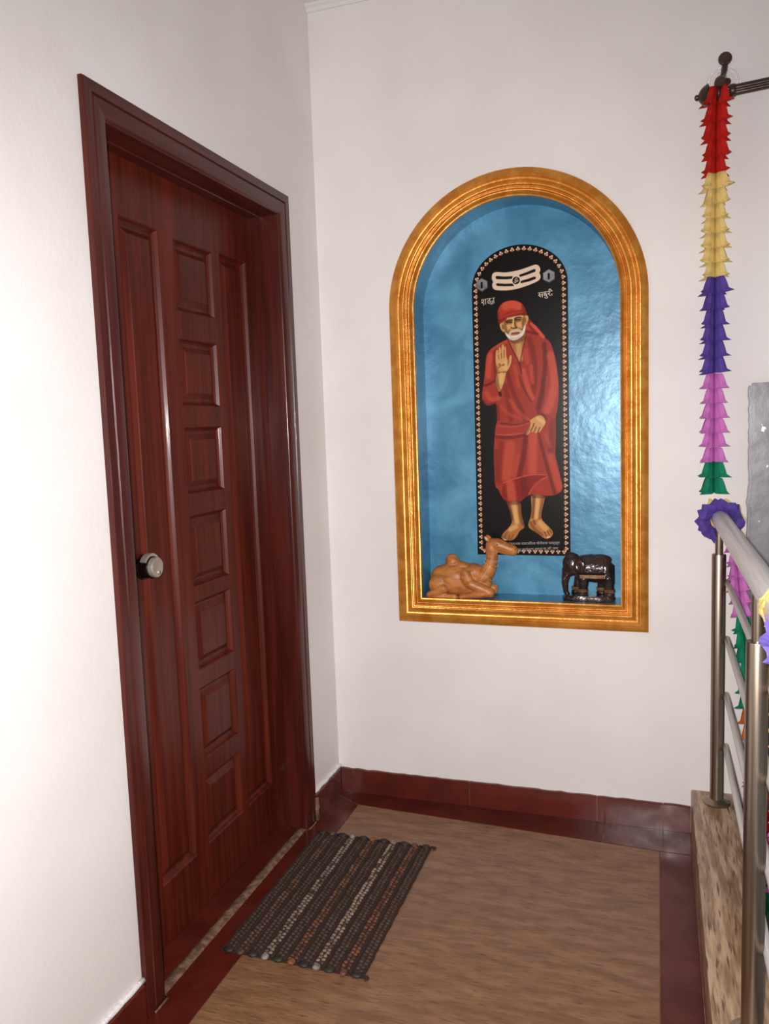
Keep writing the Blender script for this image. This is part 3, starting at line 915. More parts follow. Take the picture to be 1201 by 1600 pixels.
me.materials.append(M_print)
tag(link('print_sheet', me, poster), 'printed man in red robe and head cloth, hand raised')
outl = [(-PW, 0), (PW, 0)] + [(PW * math.cos(a), PS + PT * math.sin(a)) for a in np.linspace(0, math.pi, 49)]
mb = MB()
k = len(outl)
mb.add([(x / 1000, 0.0, z / 1000) for x, z in outl] + [(x / 1000, 0.006, z / 1000) for x, z in outl],
       [(i, (i + 1) % k, k + (i + 1) % k, k + i) for i in range(k)] + [tuple(range(k)), tuple(range(k, 2 * k))])
mb.build('backing_board', M_posteredge, poster)


def lettering(text, x0, z0, x1, z1, hgt, m, bold=0.0, y=-0.0012):
    cu = bpy.data.curves.new('lettering_tmp', 'FONT')
    cu.body = text
    cu.size = 1.0
    cu.offset = bold
    cu.resolution_u = 3
    o = bpy.data.objects.new('lettering_tmp', cu)
    COL.objects.link(o)
    me = bpy.data.meshes.new_from_object(o.evaluated_get(bpy.context.evaluated_depsgraph_get()))
    bpy.data.objects.remove(o)
    xs = [v.co.x for v in me.vertices]
    ys = [v.co.y for v in me.vertices]
    w = (max(xs) - min(xs)) or 1
    hh = (max(ys) - min(ys)) or 1
    L_ = math.hypot(x1 - x0, z1 - z0)
    an = math.atan2(z1 - z0, x1 - x0)
    for v in me.vertices:
        u = (v.co.x - min(xs)) / w * L_
        q = (v.co.y - min(ys)) / hh * hgt
        v.co = Vector(((x0 + u * math.cos(an) - q * math.sin(an)) / 1000, y, (z0 + u * math.sin(an) + q * math.cos(an)) / 1000))
    me.materials.append(m)
    return link('lettering', me, poster)


for ch, xa, xb, zz, hh in (('श', -133, -113, 892, 19), ('द', -112, -96, 889, 23), ('ध', -104, -90, 889.5, 13), ('ा', -91.5, -84, 893, 20)):
    lettering(ch, xa, zz, xb, zz + 0.6, hh, M_white_ink, 0.0)
lettering('/', -127, 889, -121, 889.2, 8, M_white_ink, 0.02)
lettering('सबुरी', 67, 893, 117, 897, 31, M_white_ink, 0.012)
lettering('ॐ', -17.2, 956.2, -0.8, 957.2, 17.5, M_white_ink, 0.0, -0.0016)
lettering('अनंत कोटी ब्रह्मांडनायक राजाधिराज योगीराज परब्रह्म', -128, 30, 130, 39, 15, M_grey_ink, 0.012)
lettering('श्री सच्चिदानंद सद्गुरु साईनाथ महाराज की जय', -122, 8, 124, 20, 14, M_grey_ink, 0.012)
for hx, hz in ((-129.1, 960.1), (103.6, 969.5)):
    mb = MB()
    ring = lambda r_, y: [(hx / 1000 + r_ * math.sin(R(60 * i)), y, hz / 1000 + r_ * math.cos(R(60 * i))) for i in range(6)]
    vs_ = ring(0.0235, -0.001) + ring(0.0235, -0.004) + ring(0.021, -0.0055)
    fs = [(i, (i + 1) % 6, 6 + (i + 1) % 6, 6 + i) for i in range(6)] + [(6 + i, 6 + (i + 1) % 6, 12 + (i + 1) % 6, 12 + i) for i in range(6)] + [tuple(12 + i for i in range(6))]
    mb.add(vs_, fs)
    hx_o = mb.build('hexagonal_clip', M_hex, poster)
    mb = MB()
    mb.bevbox((hx / 1000 - 0.0035, -0.009, hz / 1000 - 0.012), (hx / 1000 + 0.0035, -0.0054, hz / 1000 + 0.009), 0.0015)
    mb.build('clip_pin', M_lockdark, hx_o)

# ------------------------------------------------------------------ camel figurine, lying, facing right
LEDGE = NZB + 0.086
camel = tag(empty('camel_figurine', (0.49, 0.056, LEDGE)), 'carved brown wooden camel lying on the niche ledge', 'figurine')
S = 0.00065


def cp(cx, cy, y=0.0):
    return Vector(((cx - 231) * S, y, (384 + (cx - 45) * 0.06 - cy) * S))


mb = MB()
e = lambda cx, cy, rx, ry, rz, y=0.0, rot=0: mb.ball(cp(cx, cy, y), (rx * S, ry * S, rz * S), 3, Matrix.Rotation(R(rot), 3, 'Y'))
e(180, 300, 128, 72, 94)
e(230, 345, 130, 58, 46)
e(348, 325, 50, 46, 58)
e(120, 300, 72, 66, 84)
e(255, 300, 90, 62, 78)
e(90, 325, 46, 66, 58)
e(178, 200, 40, 34, 40)
e(176, 178, 32, 24, 24)
e(240, 225, 64, 30, 24, 0, 12)
e(300, 265, 60, 50, 52, 0, 20)
e(345, 300, 48, 44, 56)
for sy in (-1, 1):
    y = 0.030 * sy
    e(108, 318, 56, 22, 58, y * 1.15, 20)                        # thigh
    mb.limb(cp(140, 340, y * 1.35), cp(60, 372, y * 1.35), 30 * S, 22 * S)
    mb.limb(cp(58, 374, y * 1.3), cp(190, 388, y * 1.35), 20 * S, 15 * S)
    e(196, 388, 24, 16, 17, y * 1.4)
    e(268, 285, 32, 20, 44, y * 1.25, -12)                       # shoulder
    mb.limb(cp(290, 320, y * 1.25), cp(392, 368, y * 1.15), 30 * S, 25 * S)
    mb.limb(cp(395, 374, y * 1.2), cp(240, 388, y * 1.35), 24 * S, 17 * S)
    e(400, 372, 24, 22, 30, y * 1.15)
mb.limb(cp(345, 300), cp(388, 240), 54 * S, 40 * S)
mb.limb(cp(388, 245), cp(402, 190), 38 * S, 32 * S)
mb.limb(cp(402, 190), cp(400, 130), 32 * S, 34 * S)
e(412, 118, 44, 28, 40)
mb.limb(cp(430, 114), cp(512, 148), 36 * S, 28 * S)
e(518, 152, 28, 24, 30)
mb.limb(cp(430, 140), cp(505, 166), 20 * S, 15 * S)
cm = blob(mb, 0.0018, 14)
for v in cm.vertices:
    v.co.z = max(v.co.z, 0.0)
cm.materials.append(M_camel)
link('body', cm, camel, True)
for sy in (-1, 1):
    mb = MB()
    b0 = cp(392, 92, sy * 0.014)
    tip = cp(368, 62, sy * 0.020)
    mb.tube([b0, b0.lerp(tip, 0.4), b0.lerp(tip, 0.75), tip], [0.006, 0.008, 0.006, 0.0012], n=10)
    ear = mb.build('ear', M_camel, camel, True)
    mb = MB()
    mb.ball(b0.lerp(tip, 0.55) + Vector((0, sy * 0.0055, 0)), (0.004, 0.003, 0.008), 2, Matrix.Rotation(R(-35), 3, 'Y'))
    mb.build('ear_lining', M_ivory, ear, True)
    eye = MB().ball(cp(437, 110, sy * 0.0195), (0.0052, 0.003, 0.0058), 2).build('eye', M_ivory, camel, True)
    MB().ball(cp(438, 110, sy * 0.0220), (0.0028, 0.0016, 0.0032), 2).build('pupil', M_black, eye, True)
    MB().ball(cp(534, 142, sy * 0.0125), (0.0022, 0.0016, 0.0026), 1).build('nostril', M_black, camel, True)
for (c0x, c0y, rad, til) in ((401, 200, 36, -12), (397, 222, 39.5, -14), (366, 278, 51, -38)):
    mb = MB()
    for i in range(20):
        a = 2 * math.pi * i / 20
        ax = Vector((math.cos(R(til)), 0, math.sin(R(til))))
        p = cp(c0x, c0y) + (ax * math.cos(a) + Vector((0, 1, 0)) * math.sin(a)) * (rad * S + 0.0004)
        mb.ball(p, 0.0015, 1)
    mb.build('bead_collar', M_ivory, camel, True)

# ------------------------------------------------------------------ elephant figurine, facing left
eleph = tag(empty('elephant_figurine', (0.9355, 0.054, LEDGE)), 'dark carved elephant standing on a base in the niche corner', 'figurine')
S2 = 0.00059


def ep(cx, cy, y=0.0):
    return Vector(((cx - 943) * S2, y, (424 - cy) * S2))


mb = MB()
e = lambda cx, cy, rx, ry, rz, y=0.0, rot=0: mb.ball(ep(cx, cy, y), (rx * S2, ry * S2, rz * S2), 3, Matrix.Rotation(R(rot), 3, 'Y'))
e(985, 235, 98, 66, 82)
e(930, 235, 72, 64, 82)
e(1035, 250, 54, 60, 78)
e(1010, 180, 66, 44, 34)
e(856, 212, 62, 50, 68, 0, -10)
e(850, 165, 40, 34, 26)
e(835, 235, 36, 34, 52)
mb.limb(ep(820, 245), ep(808, 320), 30 * S2, 21 * S2)
mb.limb(ep(808, 320), ep(812, 375), 21 * S2, 15 * S2)
mb.limb(ep(812, 375), ep(826, 392), 15 * S2, 13 * S2)
for sy in (-1, 1):
    y = 0.019 * sy
    mb.limb(ep(905 - sy * 14, 290, y), ep(893 - sy * 20, 375, y), 32 * S2, 25 * S2)
    e(890 - sy * 20, 380, 30, 26, 16, y)
    mb.limb(ep(1040 + sy * -16, 285, y), ep(1040 + sy * -24, 375, y), 36 * S2, 25 * S2)
    e(1038 - sy * 24, 380, 30, 26, 16, y)
    mb.limb(ep(825, 270, y * 0.9), ep(806, 300, y * 1.1), 8 * S2, 6 * S2)        # tusk stump
mb.limb(ep(1083, 215), ep(1088, 320), 8 * S2, 5 * S2)
em = blob(mb, 0.0018, 6)
em.materials.append(M_eleph)
link('body', em, eleph, True)
# base plate with a wavy rim
mb = MB()
nb = 48
rng = []
for i in range(nb):
    a = 2 * math.pi * i / nb
    w = 1 + 0.03 * math.sin(9 * a)
    rng.append((0.088 * w * math.copysign(abs(math.cos(a)) ** 0.7, math.cos(a)), 0.036 * w * math.copysign(abs(math.sin(a)) ** 0.7, math.sin(a))))
vs_ = []
for sc, z in ((0.97, 0), (1, 0.004), (1, 0.011), (0.94, 0.017), (0.90, 0.021)):
    vs_ += [(x * sc, y * sc, z) for x, y in rng]
fs = [(i * nb + j, i * nb + (j + 1) % nb, (i + 1) * nb + (j + 1) % nb, (i + 1) * nb + j) for i in range(4) for j in range(nb)]
fs += [tuple(range(nb)), tuple(4 * nb + j for j in range(nb))]
mb.add(vs_, fs)
mb.build('base', M_eleph, eleph, smooth=40)
# saddle cloth over the back: a shell over the trunk, with a fringe band
mb = MB()
vs_, fs = [], []
na, nx_ = 18, 12
for i in range(nx_ + 1):
    cx = 908 + 128 * i / nx_
    for j in range(na + 1):
        a = R(-15 + 210 * j / na)
        r1 = 0.0425 - 0.0018 * math.cos((i / nx_ - 0.4) * 3)
        rz_ = (0.053 - 0.012 * abs(i / nx_ - 0.42))
        vs_.append(ep(cx, 236) + Vector((0, -math.cos(a) * r1, math.sin(a) * rz_ if math.sin(a) > 0 else math.sin(a) * 0.05)))
for i in range(nx_):
    for j in range(na):
        fs.append((i * (na + 1) + j, i * (na + 1) + j + 1, (i + 1) * (na + 1) + j + 1, (i + 1) * (na + 1) + j))
mb.add(vs_, fs)
sc_me = mb.mesh('saddle_cloth')
sc_me.materials.append(M_eleph)
cloth = link('saddle_cloth', sc_me, eleph, True)
so = cloth.modifiers.new('thick', 'SOLIDIFY')
so.thickness = 0.002
for sy in (-1, 1):
    mb = MB()
    for i in range(14):
        x = 905 + 10.2 * i
        p = ep(x, 270, sy * 0.0435)
        mb.bevbox((p.x - 0.0026, p.y - 0.0016, p.z - 0.006), (p.x + 0.0026, p.y + 0.0016, p.z + 0.004), 0.0008)
    mb.tube([ep(898, 262, sy * 0.0435), ep(1046, 262, sy * 0.0435)], 0.0017, n=8)
    mb.build('fringe', M_elepht, cloth)
    mb = MB()
    for (cx, cy, rr) in ((975, 208, 20), (945, 232, 11), (1010, 232, 11)):   # raised scrolls
        pts = []
        for i in range(26):
            a = i / 25 * 3.3 * math.pi
            q = rr * (1 - i / 32)
            zq = ep(cx + q * math.cos(a), cy + q * math.sin(a))
            rel = (zq.z - ep(0, 236).z)
            yy = 0.0428 * math.sqrt(max(0.05, 1 - (rel / 0.055) ** 2)) if rel > 0 else 0.0428
            pts.append((zq.x, sy * (yy + 0.0008), zq.z))
        mb.tube(pts, 0.0019, n=6)
    mb.build('scroll_carving', M_eleph, cloth, True)
    # ear: a curled flap
    mb = MB()
    nr, nt_ = 5, 16
    vs_ = [ep(893, 205, sy * 0.040)]
    for i in range(1, nr + 1):
        for j in range(nt_):
            a = 2 * math.pi * j / nt_
            q = i / nr
            vs_.append(ep(893 + 36 * q * math.cos(a) + 6 * q, 208 + 50 * q * math.sin(a) * (1.0 if math.sin(a) > 0 else 0.8), sy * (0.040 + 0.007 * math.sin(q * 3) + 0.006 * q * math.cos(a))))
    fs = [(0, 1 + j, 1 + (j + 1) % nt_) for j in range(nt_)]
    for i in range(nr - 1):
        for j in range(nt_):
            fs.append((1 + i * nt_ + j, 1 + (i + 1) * nt_ + j, 1 + (i + 1) * nt_ + (j + 1) % nt_, 1 + i * nt_ + (j + 1) % nt_))
    mb.add(vs_, fs)
    me = mb.mesh('ear')
    me.materials.append(M_eleph)
    eo = link('ear', me, eleph, True)
    so = eo.modifiers.new('thick', 'SOLIDIFY')
    so.thickness = 0.004
    MB().ball(ep(836, 205, sy * 0.0235), (0.0032, 0.002, 0.0026), 2).build('eye', M_elepht, eleph, True)
    for cx in (893 - sy * 20, 1040 - sy * 24):
        mb = MB()
        for q in (352, 361):
            pts = [ep(cx, q, 0.019 * sy) + Vector((0.0168 * math.cos(2 * math.pi * i / 20), 0.0168 * math.sin(2 * math.pi * i / 20), 0)) for i in range(21)]
            mb.tube(pts, 0.0021, n=6, caps=False)
        mb.build('anklet', M_elepht, eleph, True)

# ------------------------------------------------------------------ doormat
MX0, MX1, MY0, MY1 = 0.052, 0.458, -0.984, -0.334
mat_t = tag(empty('doormat', ((MX0 + MX1) / 2, (MY0 + MY1) / 2, 0)), 'dark brown woven doormat on the floor before the door', 'doormat')
ox, oy = -(MX1 - MX0) / 2, -(MY1 - MY0) / 2
mwx, mwy = MX1 - MX0, MY1 - MY0
mb = MB()
vs_, fs = [], []
ng = 44
for i in range(ng + 1):
    for j in range(ng + 1):
        x, y = ox + mwx * i / ng, oy + mwy * j / ng
        edge = 0.0025 * noise.noise(Vector((i * 0.7, j * 0.5, 0)))
        if i in (0, ng):
            x += edge
        vs_.append((x, y, 0.0055))
for i in range(ng):
    for j in range(ng):
        fs.append((i * (ng + 1) + j, (i + 1) * (ng + 1) + j, (i + 1) * (ng + 1) + j + 1, i * (ng + 1) + j + 1))
b = len(vs_)
vs_ += [(x, y, 0.0008) for x, y, z in vs_]
rim = [(i, 0) for i in range(ng)] + [(ng, j) for j in range(ng)] + [(i, ng) for i in range(ng, 0, -1)] + [(0, j) for j in range(ng, 0, -1)]
rim = [i * (ng + 1) + j for i, j in rim]
for q in range(len(rim)):
    a_, c_ = rim[q], rim[(q + 1) % len(rim)]
    fs.append((a_, c_, c_ + b, a_ + b))
fs += [tuple(v + b for v in f) for f in fs[:ng * ng]]
mb.add(vs_, fs)
M_mat = mat('dark_brown_weave', (58, 32, 20), (42, 24, 15), scale=(1, 30, 1), ns=12, rough=0.85, bump=0.5, bs=30, bscale=(2, 30, 2))
mb.build('backing', M_mat, mat_t)
strip_c = [(70, 54, 44), (96, 66, 46), (74, 54, 42), (136, 116, 98), (76, 55, 42), (112, 70, 42), (76, 55, 42), (146, 124, 104), (76, 55, 42), (116, 68, 40), (76, 55, 42)]
tuft_c = [(44, 36, 34), (96, 72, 54), (50, 42, 38), (150, 136, 126), (46, 40, 38), (140, 86, 46), (42, 36, 33), (146, 130, 118), (48, 40, 36), (110, 64, 42), (44, 36, 33)]
pitch = mwx / 11
nrow = 46
for k in range(11):
    c = strip_c[k]
    m = mat('woven_strip_%s' % 'abcdefghijk'[k], c, tuple(int(v * 0.62) for v in c), ns=60, detail=2, rough=0.7, c3=(62, 36, 24), c3s=60, c3ramp=(0.50, 0.66))
    cx = ox + pitch * (k + 0.5)
    mb = MB()
    for r_ in range(nrow):
        y = oy + 0.012 + (mwy - 0.024) * (r_ + 0.5) / nrow
        for s in (0, 1):
            yy = y + (0.0034 if s else -0.0034)
            w, hl = 0.0056, 0.0042
            xx = cx + (0.0066 if s else -0.0066) + random.uniform(-0.0012, 0.0012) + 0.002 * noise.noise(Vector((k * 3, r_ * 0.25, 0)))
            z = 0.0092 + random.uniform(-0.0008, 0.0008)
            q = 0.6
            mb.add([(xx - w, yy - hl, 0.005), (xx + w, yy - hl, 0.005), (xx + w, yy + hl, 0.005), (xx - w, yy + hl, 0.005),
                    (xx - w * q, yy - hl * q, z), (xx + w * q, yy - hl * q, z), (xx + w * q, yy + hl * q, z), (xx - w * q, yy + hl * q, z)],
                   [(0, 1, 5, 4), (1, 2, 6, 5), (2, 3, 7, 6), (3, 0, 4, 7), (4, 5, 6, 7)])
    tag(mb.build('woven_strip', m, mat_t, True), kind='stuff')
    if k < 10:
        mb = MB()
        pts = [(cx + pitch / 2 + 0.001 * noise.noise(Vector((k, i * 0.6, 0))), oy + 0.004 + (mwy - 0.008) * i / 40, 0.0068) for i in range(41)]
        mb.tube(pts, [0.0046 + 0.0008 * math.sin(i * 2.2) for i in range(41)], n=6)
        mb.build('warp_cord', M_mat, mat_t, True)
    mt = mat('mat_tuft_%s' % 'abcdefghijk'[k], tuft_c[k], tuple(int(v * 0.7) for v in tuft_c[k]), ns=80, rough=0.6)
    for yy in (oy + 0.003, -oy - 0.003):
        MB().ball((cx + random.uniform(-0.002, 0.002), yy, 0.0068), (pitch * (0.44 if k % 2 == 0 else 0.3), 0.012, 0.0066), 2).build('end_loop', mt, mat_t, True)
for sx, sy in ((1, 1), (1, -1)):
    mb = MB()
    for q in range(7):
        a = R(-40 + 14 * q)
        p0 = Vector((sx * mwx / 2 - 0.006, sy * (mwy / 2 - 0.004), 0.006))
        mb.tube([p0, p0 + Vector((math.cos(a) * 0.012, sy * 0.003 + math.sin(a) * 0.008, 0.001)), p0 + Vector((math.cos(a) * 0.022, sy * 0.004 + math.sin(a) * 0.016, -0.003))], [0.0022, 0.0017, 0.001], n=5)
    mb.build('frayed_corner', M_mat, mat_t, True)

# ------------------------------------------------------------------ steel railing
RX = 1.341
rail_t = tag(empty('stair_railing', (RX, -0.08, KH)), 'brushed steel stair railing standing on the granite kerb', 'railing')
off = Vector((-RX, 0.08, -KH))


def rp(mbx, name, m, smooth=35, par=None):
    o = mbx.build(name, m, par or rail_t, smooth)
    if par is None:
        o.location = off
    return o


HZ = 1.066
for y in (-0.08, -1.11, -2.14):
    post = rp(MB().tube([(RX, y, KH + 0.001), (RX, y, 0.955), (RX, y, 0.958)], [0.0207, 0.0207, 0.0198], n=32), 'post', M_steel)
    MB().tube([(RX, y, 0.957), (RX, y, HZ - 0.02)], 0.0115, n=20).build('spigot', M_steel, post, 35)
    MB().lathe((RX, y, KH), (0, 0, 1), [(0.0, 0.042), (0.004, 0.043), (0.008, 0.038), (0.010, 0.030), (0.014, 0.025), (0.016, 0.0209)], n=36).build('base_flange', M_steel, post, 35)
ends = [(-0.026, 0.0), (-0.028, 0.015), (-0.032, 0.022), (-0.038, 0.0250), (-0.046, 0.0258), (-3.0, 0.0258)]
mb = MB().lathe((RX + 0.004, 0, HZ), (-0.0065, 1, 0), ends, n=40)
rp(mb, 'handrail', M_rail)
for z in (0.868, 0.687, 0.505, 0.336):
    rail = rp(MB().tube([(1.3675, -0.062, z), (1.3675, -0.066, z), (1.3675, -3.0, z)], [0.0075, 0.0095, 0.0095], n=20), 'rail', M_rail)
    for y in (-0.08, -1.11, -2.14):
        MB().tube([(RX + 0.018, y, z), (1.3665, y, z)], 0.005, n=12).build('rail_clip', M_steel, rail, 35)

# ------------------------------------------------------------------ curtain rod and its bracket
ROD = Vector((1.30, -0.10, 2.316))
rod_t = tag(empty('curtain_rod', ROD), 'dark bronze curtain rod with a knob end, high on the wall', 'curtain rod')
rdir = Vector((1, -0.045, 0.045)).normalized()
mb = MB()
prof = [(0.0, 0.0145), (0.045, 0.0145)]
# fluted tube
nfl = 48
vs_, fs = [], []
for d in (0.0, 1.4):
    for i in range(nfl):
        a = 2 * math.pi * i / nfl
        rr = 0.0148 - 0.0020 * (abs(math.cos(a * 4)) ** 6)
        vs_.append(rdir * d + Vector((0, math.cos(a) * rr, math.sin(a) * rr)))
for i in range(nfl):
    fs.append((i, (i + 1) % nfl, nfl + (i + 1) % nfl, nfl + i))
fs += [tuple(range(nfl)), tuple(range(nfl, 2 * nfl))]
mb.add(vs_, fs)
mb.build('pole', M_bronze, rod_t, smooth=50)
mb = MB().lathe((0, 0, 0), rdir, [(0.012, 0.0185), (0.004, 0.020), (0.0, 0.030), (-0.003, 0.0325), (-0.006, 0.030), (-0.012, 0.027), (-0.020, 0.021), (-0.026, 0.013), (-0.028, 0.0075), (-0.032, 0.0085), (-0.036, 0.0075), (-0.039, 0.003)], n=32)
mb.build('finial', M_bronze, rod_t, smooth=40)
mb = MB().lathe((0, 0, 0), rdir, [(0.055, 0.0155), (0.058, 0.0175), (0.064, 0.0182), (0.070, 0.0175), (0.073, 0.0155)], n=32)
mb.build('collar', M_bronze, rod_t, smooth=40)
br = tag(empty('rod_bracket', (1.346, -0.0005, 2.40)), 'bronze wall bracket with round end holding the curtain rod', 'bracket')
mb = MB()
mb.lathe((0.004, 0, 0.048), (0, -1, 0), [(0, 0.019), (0.004, 0.0195), (0.007, 0.018), (0.008, 0.014), (0.010, 0.013)], n=28)
mb.build('wall_rosette', M_bronze, br, smooth=35)
mb = MB()
pts = [(0.004, -0.006, 0.030), (0.001, -0.010, 0.010), (-0.002, -0.020, -0.006), (-0.010, -0.045, -0.020), (-0.020, -0.075, -0.036), (-0.024, -0.094, -0.052), (-0.022, -0.100, -0.064)]
mb.tube(pts, [0.0085, 0.0085, 0.008, 0.008, 0.008, 0.008, 0.0075], n=12)
mb.build('arm', M_bronze, br, True)
mb = MB()
pts = []
for i in range(25):
    a = 2 * math.pi * i / 24
    pts.append((-0.020, -0.1005 + 0.0208 * math.cos(a), -0.0820 + 0.0208 * math.sin(a)))
mb.tube(pts, 0.0052, n=10, caps=False)
mb.build('cup_ring', M_bronze, br, True)
mb = MB().lathe((-0.018, -0.119, -0.074), (0, -1, 0.1), [(0, 0.006), (0.034, 0.006), (0.035, 0.0135), (0.040, 0.0145), (0.043, 0.0115)], n=20)
mb.build('clamp_screw', M_bronze, br, smooth=30)
mb = MB().lathe((0.010, -0.001, -0.020), (0, -1, 0), [(0, 0.010), (0.006, 0.011), (0.009, 0.008)], n=20)
mb.build('lower_screw', M_bronze, br, smooth=30)
mb = MB().tube([(0.0045, -0.024, -0.012), (-0.004, -0.050, -0.030), (-0.008, -0.080, -0.040)], [0.0035, 0.005, 0.003], n=10)
mb.build('brass_pin', M_brass, br, True)
for r0_ in (0.046, 0.036):
    mb = MB()
    pts = [(0.002 + r0_ * math.cos(2 * math.pi * i / 40), -0.006, -0.022 + r0_ * math.sin(2 * math.pi * i / 40)) for i in range(41)]
    mb.tube(pts, 0.0030, n=8, caps=False)
    mb.build('clear_plastic_ring', M_clear, br, True)

# ------------------------------------------------------------------ paper garlands
def tier_mesh(name, m, h, seed, tip=0.047, spike=1.0, inner=0.0028, lobes=4):
    """one fold of tissue: four petals flaring from the string, each ending in a drawn out tip"""
    rnd = random.Random(seed)
    mb = MB()
    nv, na = 5, 24
    vs_, fs = [], []
    tw = [rnd.uniform(0.88, 1.1) for _ in range(lobes)]
    dz = [rnd.uniform(-0.004, 0.004) for _ in range(lobes)]
    for i in range(nv + 1):
        t = i / nv
        rad = tip * (0.60 + 0.36 * t ** 0.8)
        for j in range(na):
            a = 2 * math.pi * j / na
            lobe = abs(math.cos((a - math.pi / 4) * lobes / 2))          # 1 on a petal's axis, 0 in the cut between petals
            q = int((a / (2 * math.pi)) * lobes) % lobes
            shp = inner / rad + (1 - inner / rad) * (0.55 * lobe + 0.45 * lobe ** 4)
            rr = rad * shp * tw[q]
            if i == nv and lobe > 0.93:
                rr += 0.016 * spike * rnd.uniform(0.3, 1.2)
            z = -h * t + dz[q] * lobe + (0.004 * lobe * t * t) + (0.004 if lobe < 0.3 else 0) * t
            vs_.append((rr * math.cos(a), rr * math.sin(a), z))
    for i in range(nv):
        for j in range(na):
            fs.append((i * na + j, i * na + (j + 1) % na, (i + 1) * na + (j + 1) % na, (i + 1) * na + j))
    mb.add(vs_, fs)
    me = mb.mesh(name)
    me.materials.append(m)
    return me


def section(par, name, m, path, length0, length1, tier_h, tip, seed):
    """a run of folds along a path (list of points), from arc length length0 to length1"""
    P_ = np.array(path, float)
    cum_ = np.concatenate([[0], np.cumsum(np.linalg.norm(np.diff(P_, axis=0), axis=1))])
    at_ = lambda s: Vector([np.interp(s, cum_, P_[:, q]) for q in range(3)])
    mb = MB()
    ns = max(3, int((length1 - length0) / 0.02))
    mb.tube([at_(length0 + (length1 - length0) * i / ns) for i in range(ns + 1)], 0.0014, n=5)
    sec = mb.build(name, m, par, True)
    n_ = max(1, round((length1 - length0) / tier_h))
    step = (length1 - length0) / n_
    kinds = [tier_mesh('paper_fold', m, step * 1.04, seed + q, tip) for q in range(3)]
    rnd = random.Random(seed)
    for i in range(n_):
        s = length0 + step * i
        p, q = at_(s), at_(s + step)
        d = (q - p).normalized()
        o = bpy.data.objects.new('paper_fold', kinds[rnd.randrange(3)])
        COL.objects.link(o)
        o.parent = sec
        o.location = p
        o.rotation_mode = 'QUATERNION'
        o.rotation_quaternion = Vector((0, 0, -1)).rotation_difference(d) @ Matrix.Rotation(rnd.uniform(-0.10, 0.10), 3, 'Z').to_quaternion()
        o.scale = (rnd.uniform(0.92, 1.05),) * 2 + (1,)
    return sec


ga = tag(empty('paper_garland', (1.323, -0.108, 2.33)), 'long tissue garland hanging straight down from the rod end', 'garland')
gpath = [(0, 0, 0.005), (-0.002, 0.014, -0.08), (-0.002, 0.020, -0.25), (-0.001, 0.025, -0.6), (0.0, 0.03, -1.0), (0.001, 0.032, -1.24)]
ga0 = 2.335
for nm_, m, z0, z1 in (('red_section', T_red, 2.335, 2.094), ('yellow_section', T_yellow, 2.094, 1.796), ('purple_section', T_purple, 1.796, 1.513), ('pink_section', T_pink, 1.513, 1.245), ('green_section', T_green, 1.245, 1.148)):
    section(ga, nm_, m, gpath, ga0 - z0, ga0 - z1, 0.044, 0.050, len(nm_))

gb = tag(empty('paper_garland', (RX, -0.06, HZ)), 'tissue garland looped round the handrail end, drooping behind the rails', 'garland')


def rosette(par, name, m, c, r0, r1, seed, y0=0.0, dy=0.03, n_=14):
    """crumpled paper collar round the handrail"""
    rnd = random.Random(seed)
    mb = MB()
    vs_, fs = [], []
    na, nr = n_ * 4, 5
    spk = [rnd.uniform(0.3, 1.5) for _ in range(n_)]
    for i in range(nr):
        t = i / (nr - 1)
        for j in range(na):
            a = 2 * math.pi * j / na
            ph = j % 4
            q = (j // 4) % n_
            rr = r0 + (r1 - r0) * t * (0.74 + (0.30 * spk[q] if ph == 0 else 0.10 * spk[q] if ph in (1, 3) else 0.0))
            wob = 0.5 * math.sin(j * math.pi / 2 + 0.6) * 0.010 * t + rnd.uniform(-0.003, 0.003)
            vs_.append((c[0] + rr * math.cos(a), c[1] + y0 - dy * math.sin(t * math.pi * 0.75) + wob, c[2] + rr * math.sin(a)))
    for i in range(nr - 1):
        for j in range(na):
            fs.append((i * na + j, i * na + (j + 1) % na, (i + 1) * na + (j + 1) % na, (i + 1) * na + j))
    mb.add(vs_, fs)
    me = mb.mesh(name)
    me.materials.append(m)
    return link(name, me, par)


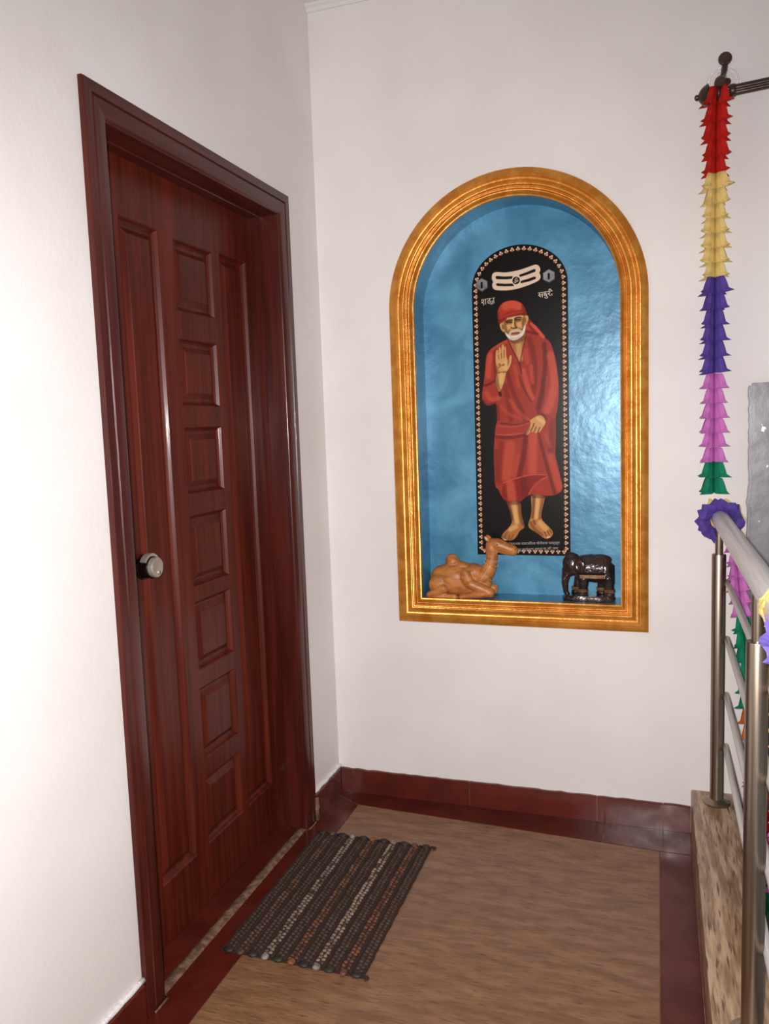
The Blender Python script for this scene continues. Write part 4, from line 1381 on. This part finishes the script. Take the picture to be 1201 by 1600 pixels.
rosette(gb, 'purple_collar', T_purple, (0.004, -0.006, -0.006), 0.0285, 0.074, 3, 0.0, 0.02, 8)
rosette(gb, 'purple_collar', T_purple, (0.004, 0.014, -0.006), 0.0285, 0.068, 5, 0.0, 0.02, 7)
rosette(gb, 'yellow_collar', T_yellow, (0.010, 0.030, -0.002), 0.0285, 0.070, 9, 0.0, 0.014, 9)
sw = []
A_, B_ = Vector((0.036, 0.0, -0.035)), Vector((0.040, -1.06, -0.06))
for i in range(41):
    t = i / 40
    p = A_.lerp(B_, t)
    p.z -= 0.86 * (1 - (2 * t - 1) ** 2)
    p.x = 0.062 + 0.03 * math.sin(math.pi * t) - 0.02 * (1 - min(1, t * 8)) - 0.012 * max(0, t * 8 - 7)
    sw.append(tuple(p))
tot = sum((Vector(sw[i + 1]) - Vector(sw[i])).length for i in range(40))
SEC = [('yellow_section', T_yellow, 0, 0.03), ('pink_section', T_pink, 0.03, 0.27), ('green_section', T_green, 0.27, 0.54), ('orange_section', T_orange, 0.54, 0.80), ('red_section', T_red, 0.80, 1.06),
       ('green_section', T_green, 1.06, 1.32), ('pink_section', T_pink, 1.32, 1.58), ('yellow_section', T_yellow, 1.58, tot)]
for i, (nm_, m, a, b) in enumerate(SEC):
    if b > a:
        section(gb, nm_, m, sw, a, min(b, tot), 0.042, 0.040, 20 + i)
gc = tag(empty('paper_garland', (RX + 0.014, -1.30, HZ)), 'purple and yellow tissue bunch tied on the near handrail at the frame edge', 'garland')
rosette(gc, 'purple_tuft', T_lilac, (0.014, 0.0, -0.052), 0.002, 0.056, 13, 0.0, 0.03, 8)
rosette(gc, 'purple_tuft', T_lilac, (0.020, -0.02, -0.058), 0.002, 0.052, 17, 0.0, 0.03, 7)
rosette(gc, 'yellow_collar', T_yellow, (0.0, 0.02, 0.0), 0.0255, 0.035, 19, 0.0, 0.014, 9)
rosette(gc, 'yellow_collar', T_yellow, (0.0, -0.005, 0.0), 0.0255, 0.035, 23, 0.0, 0.014, 8)
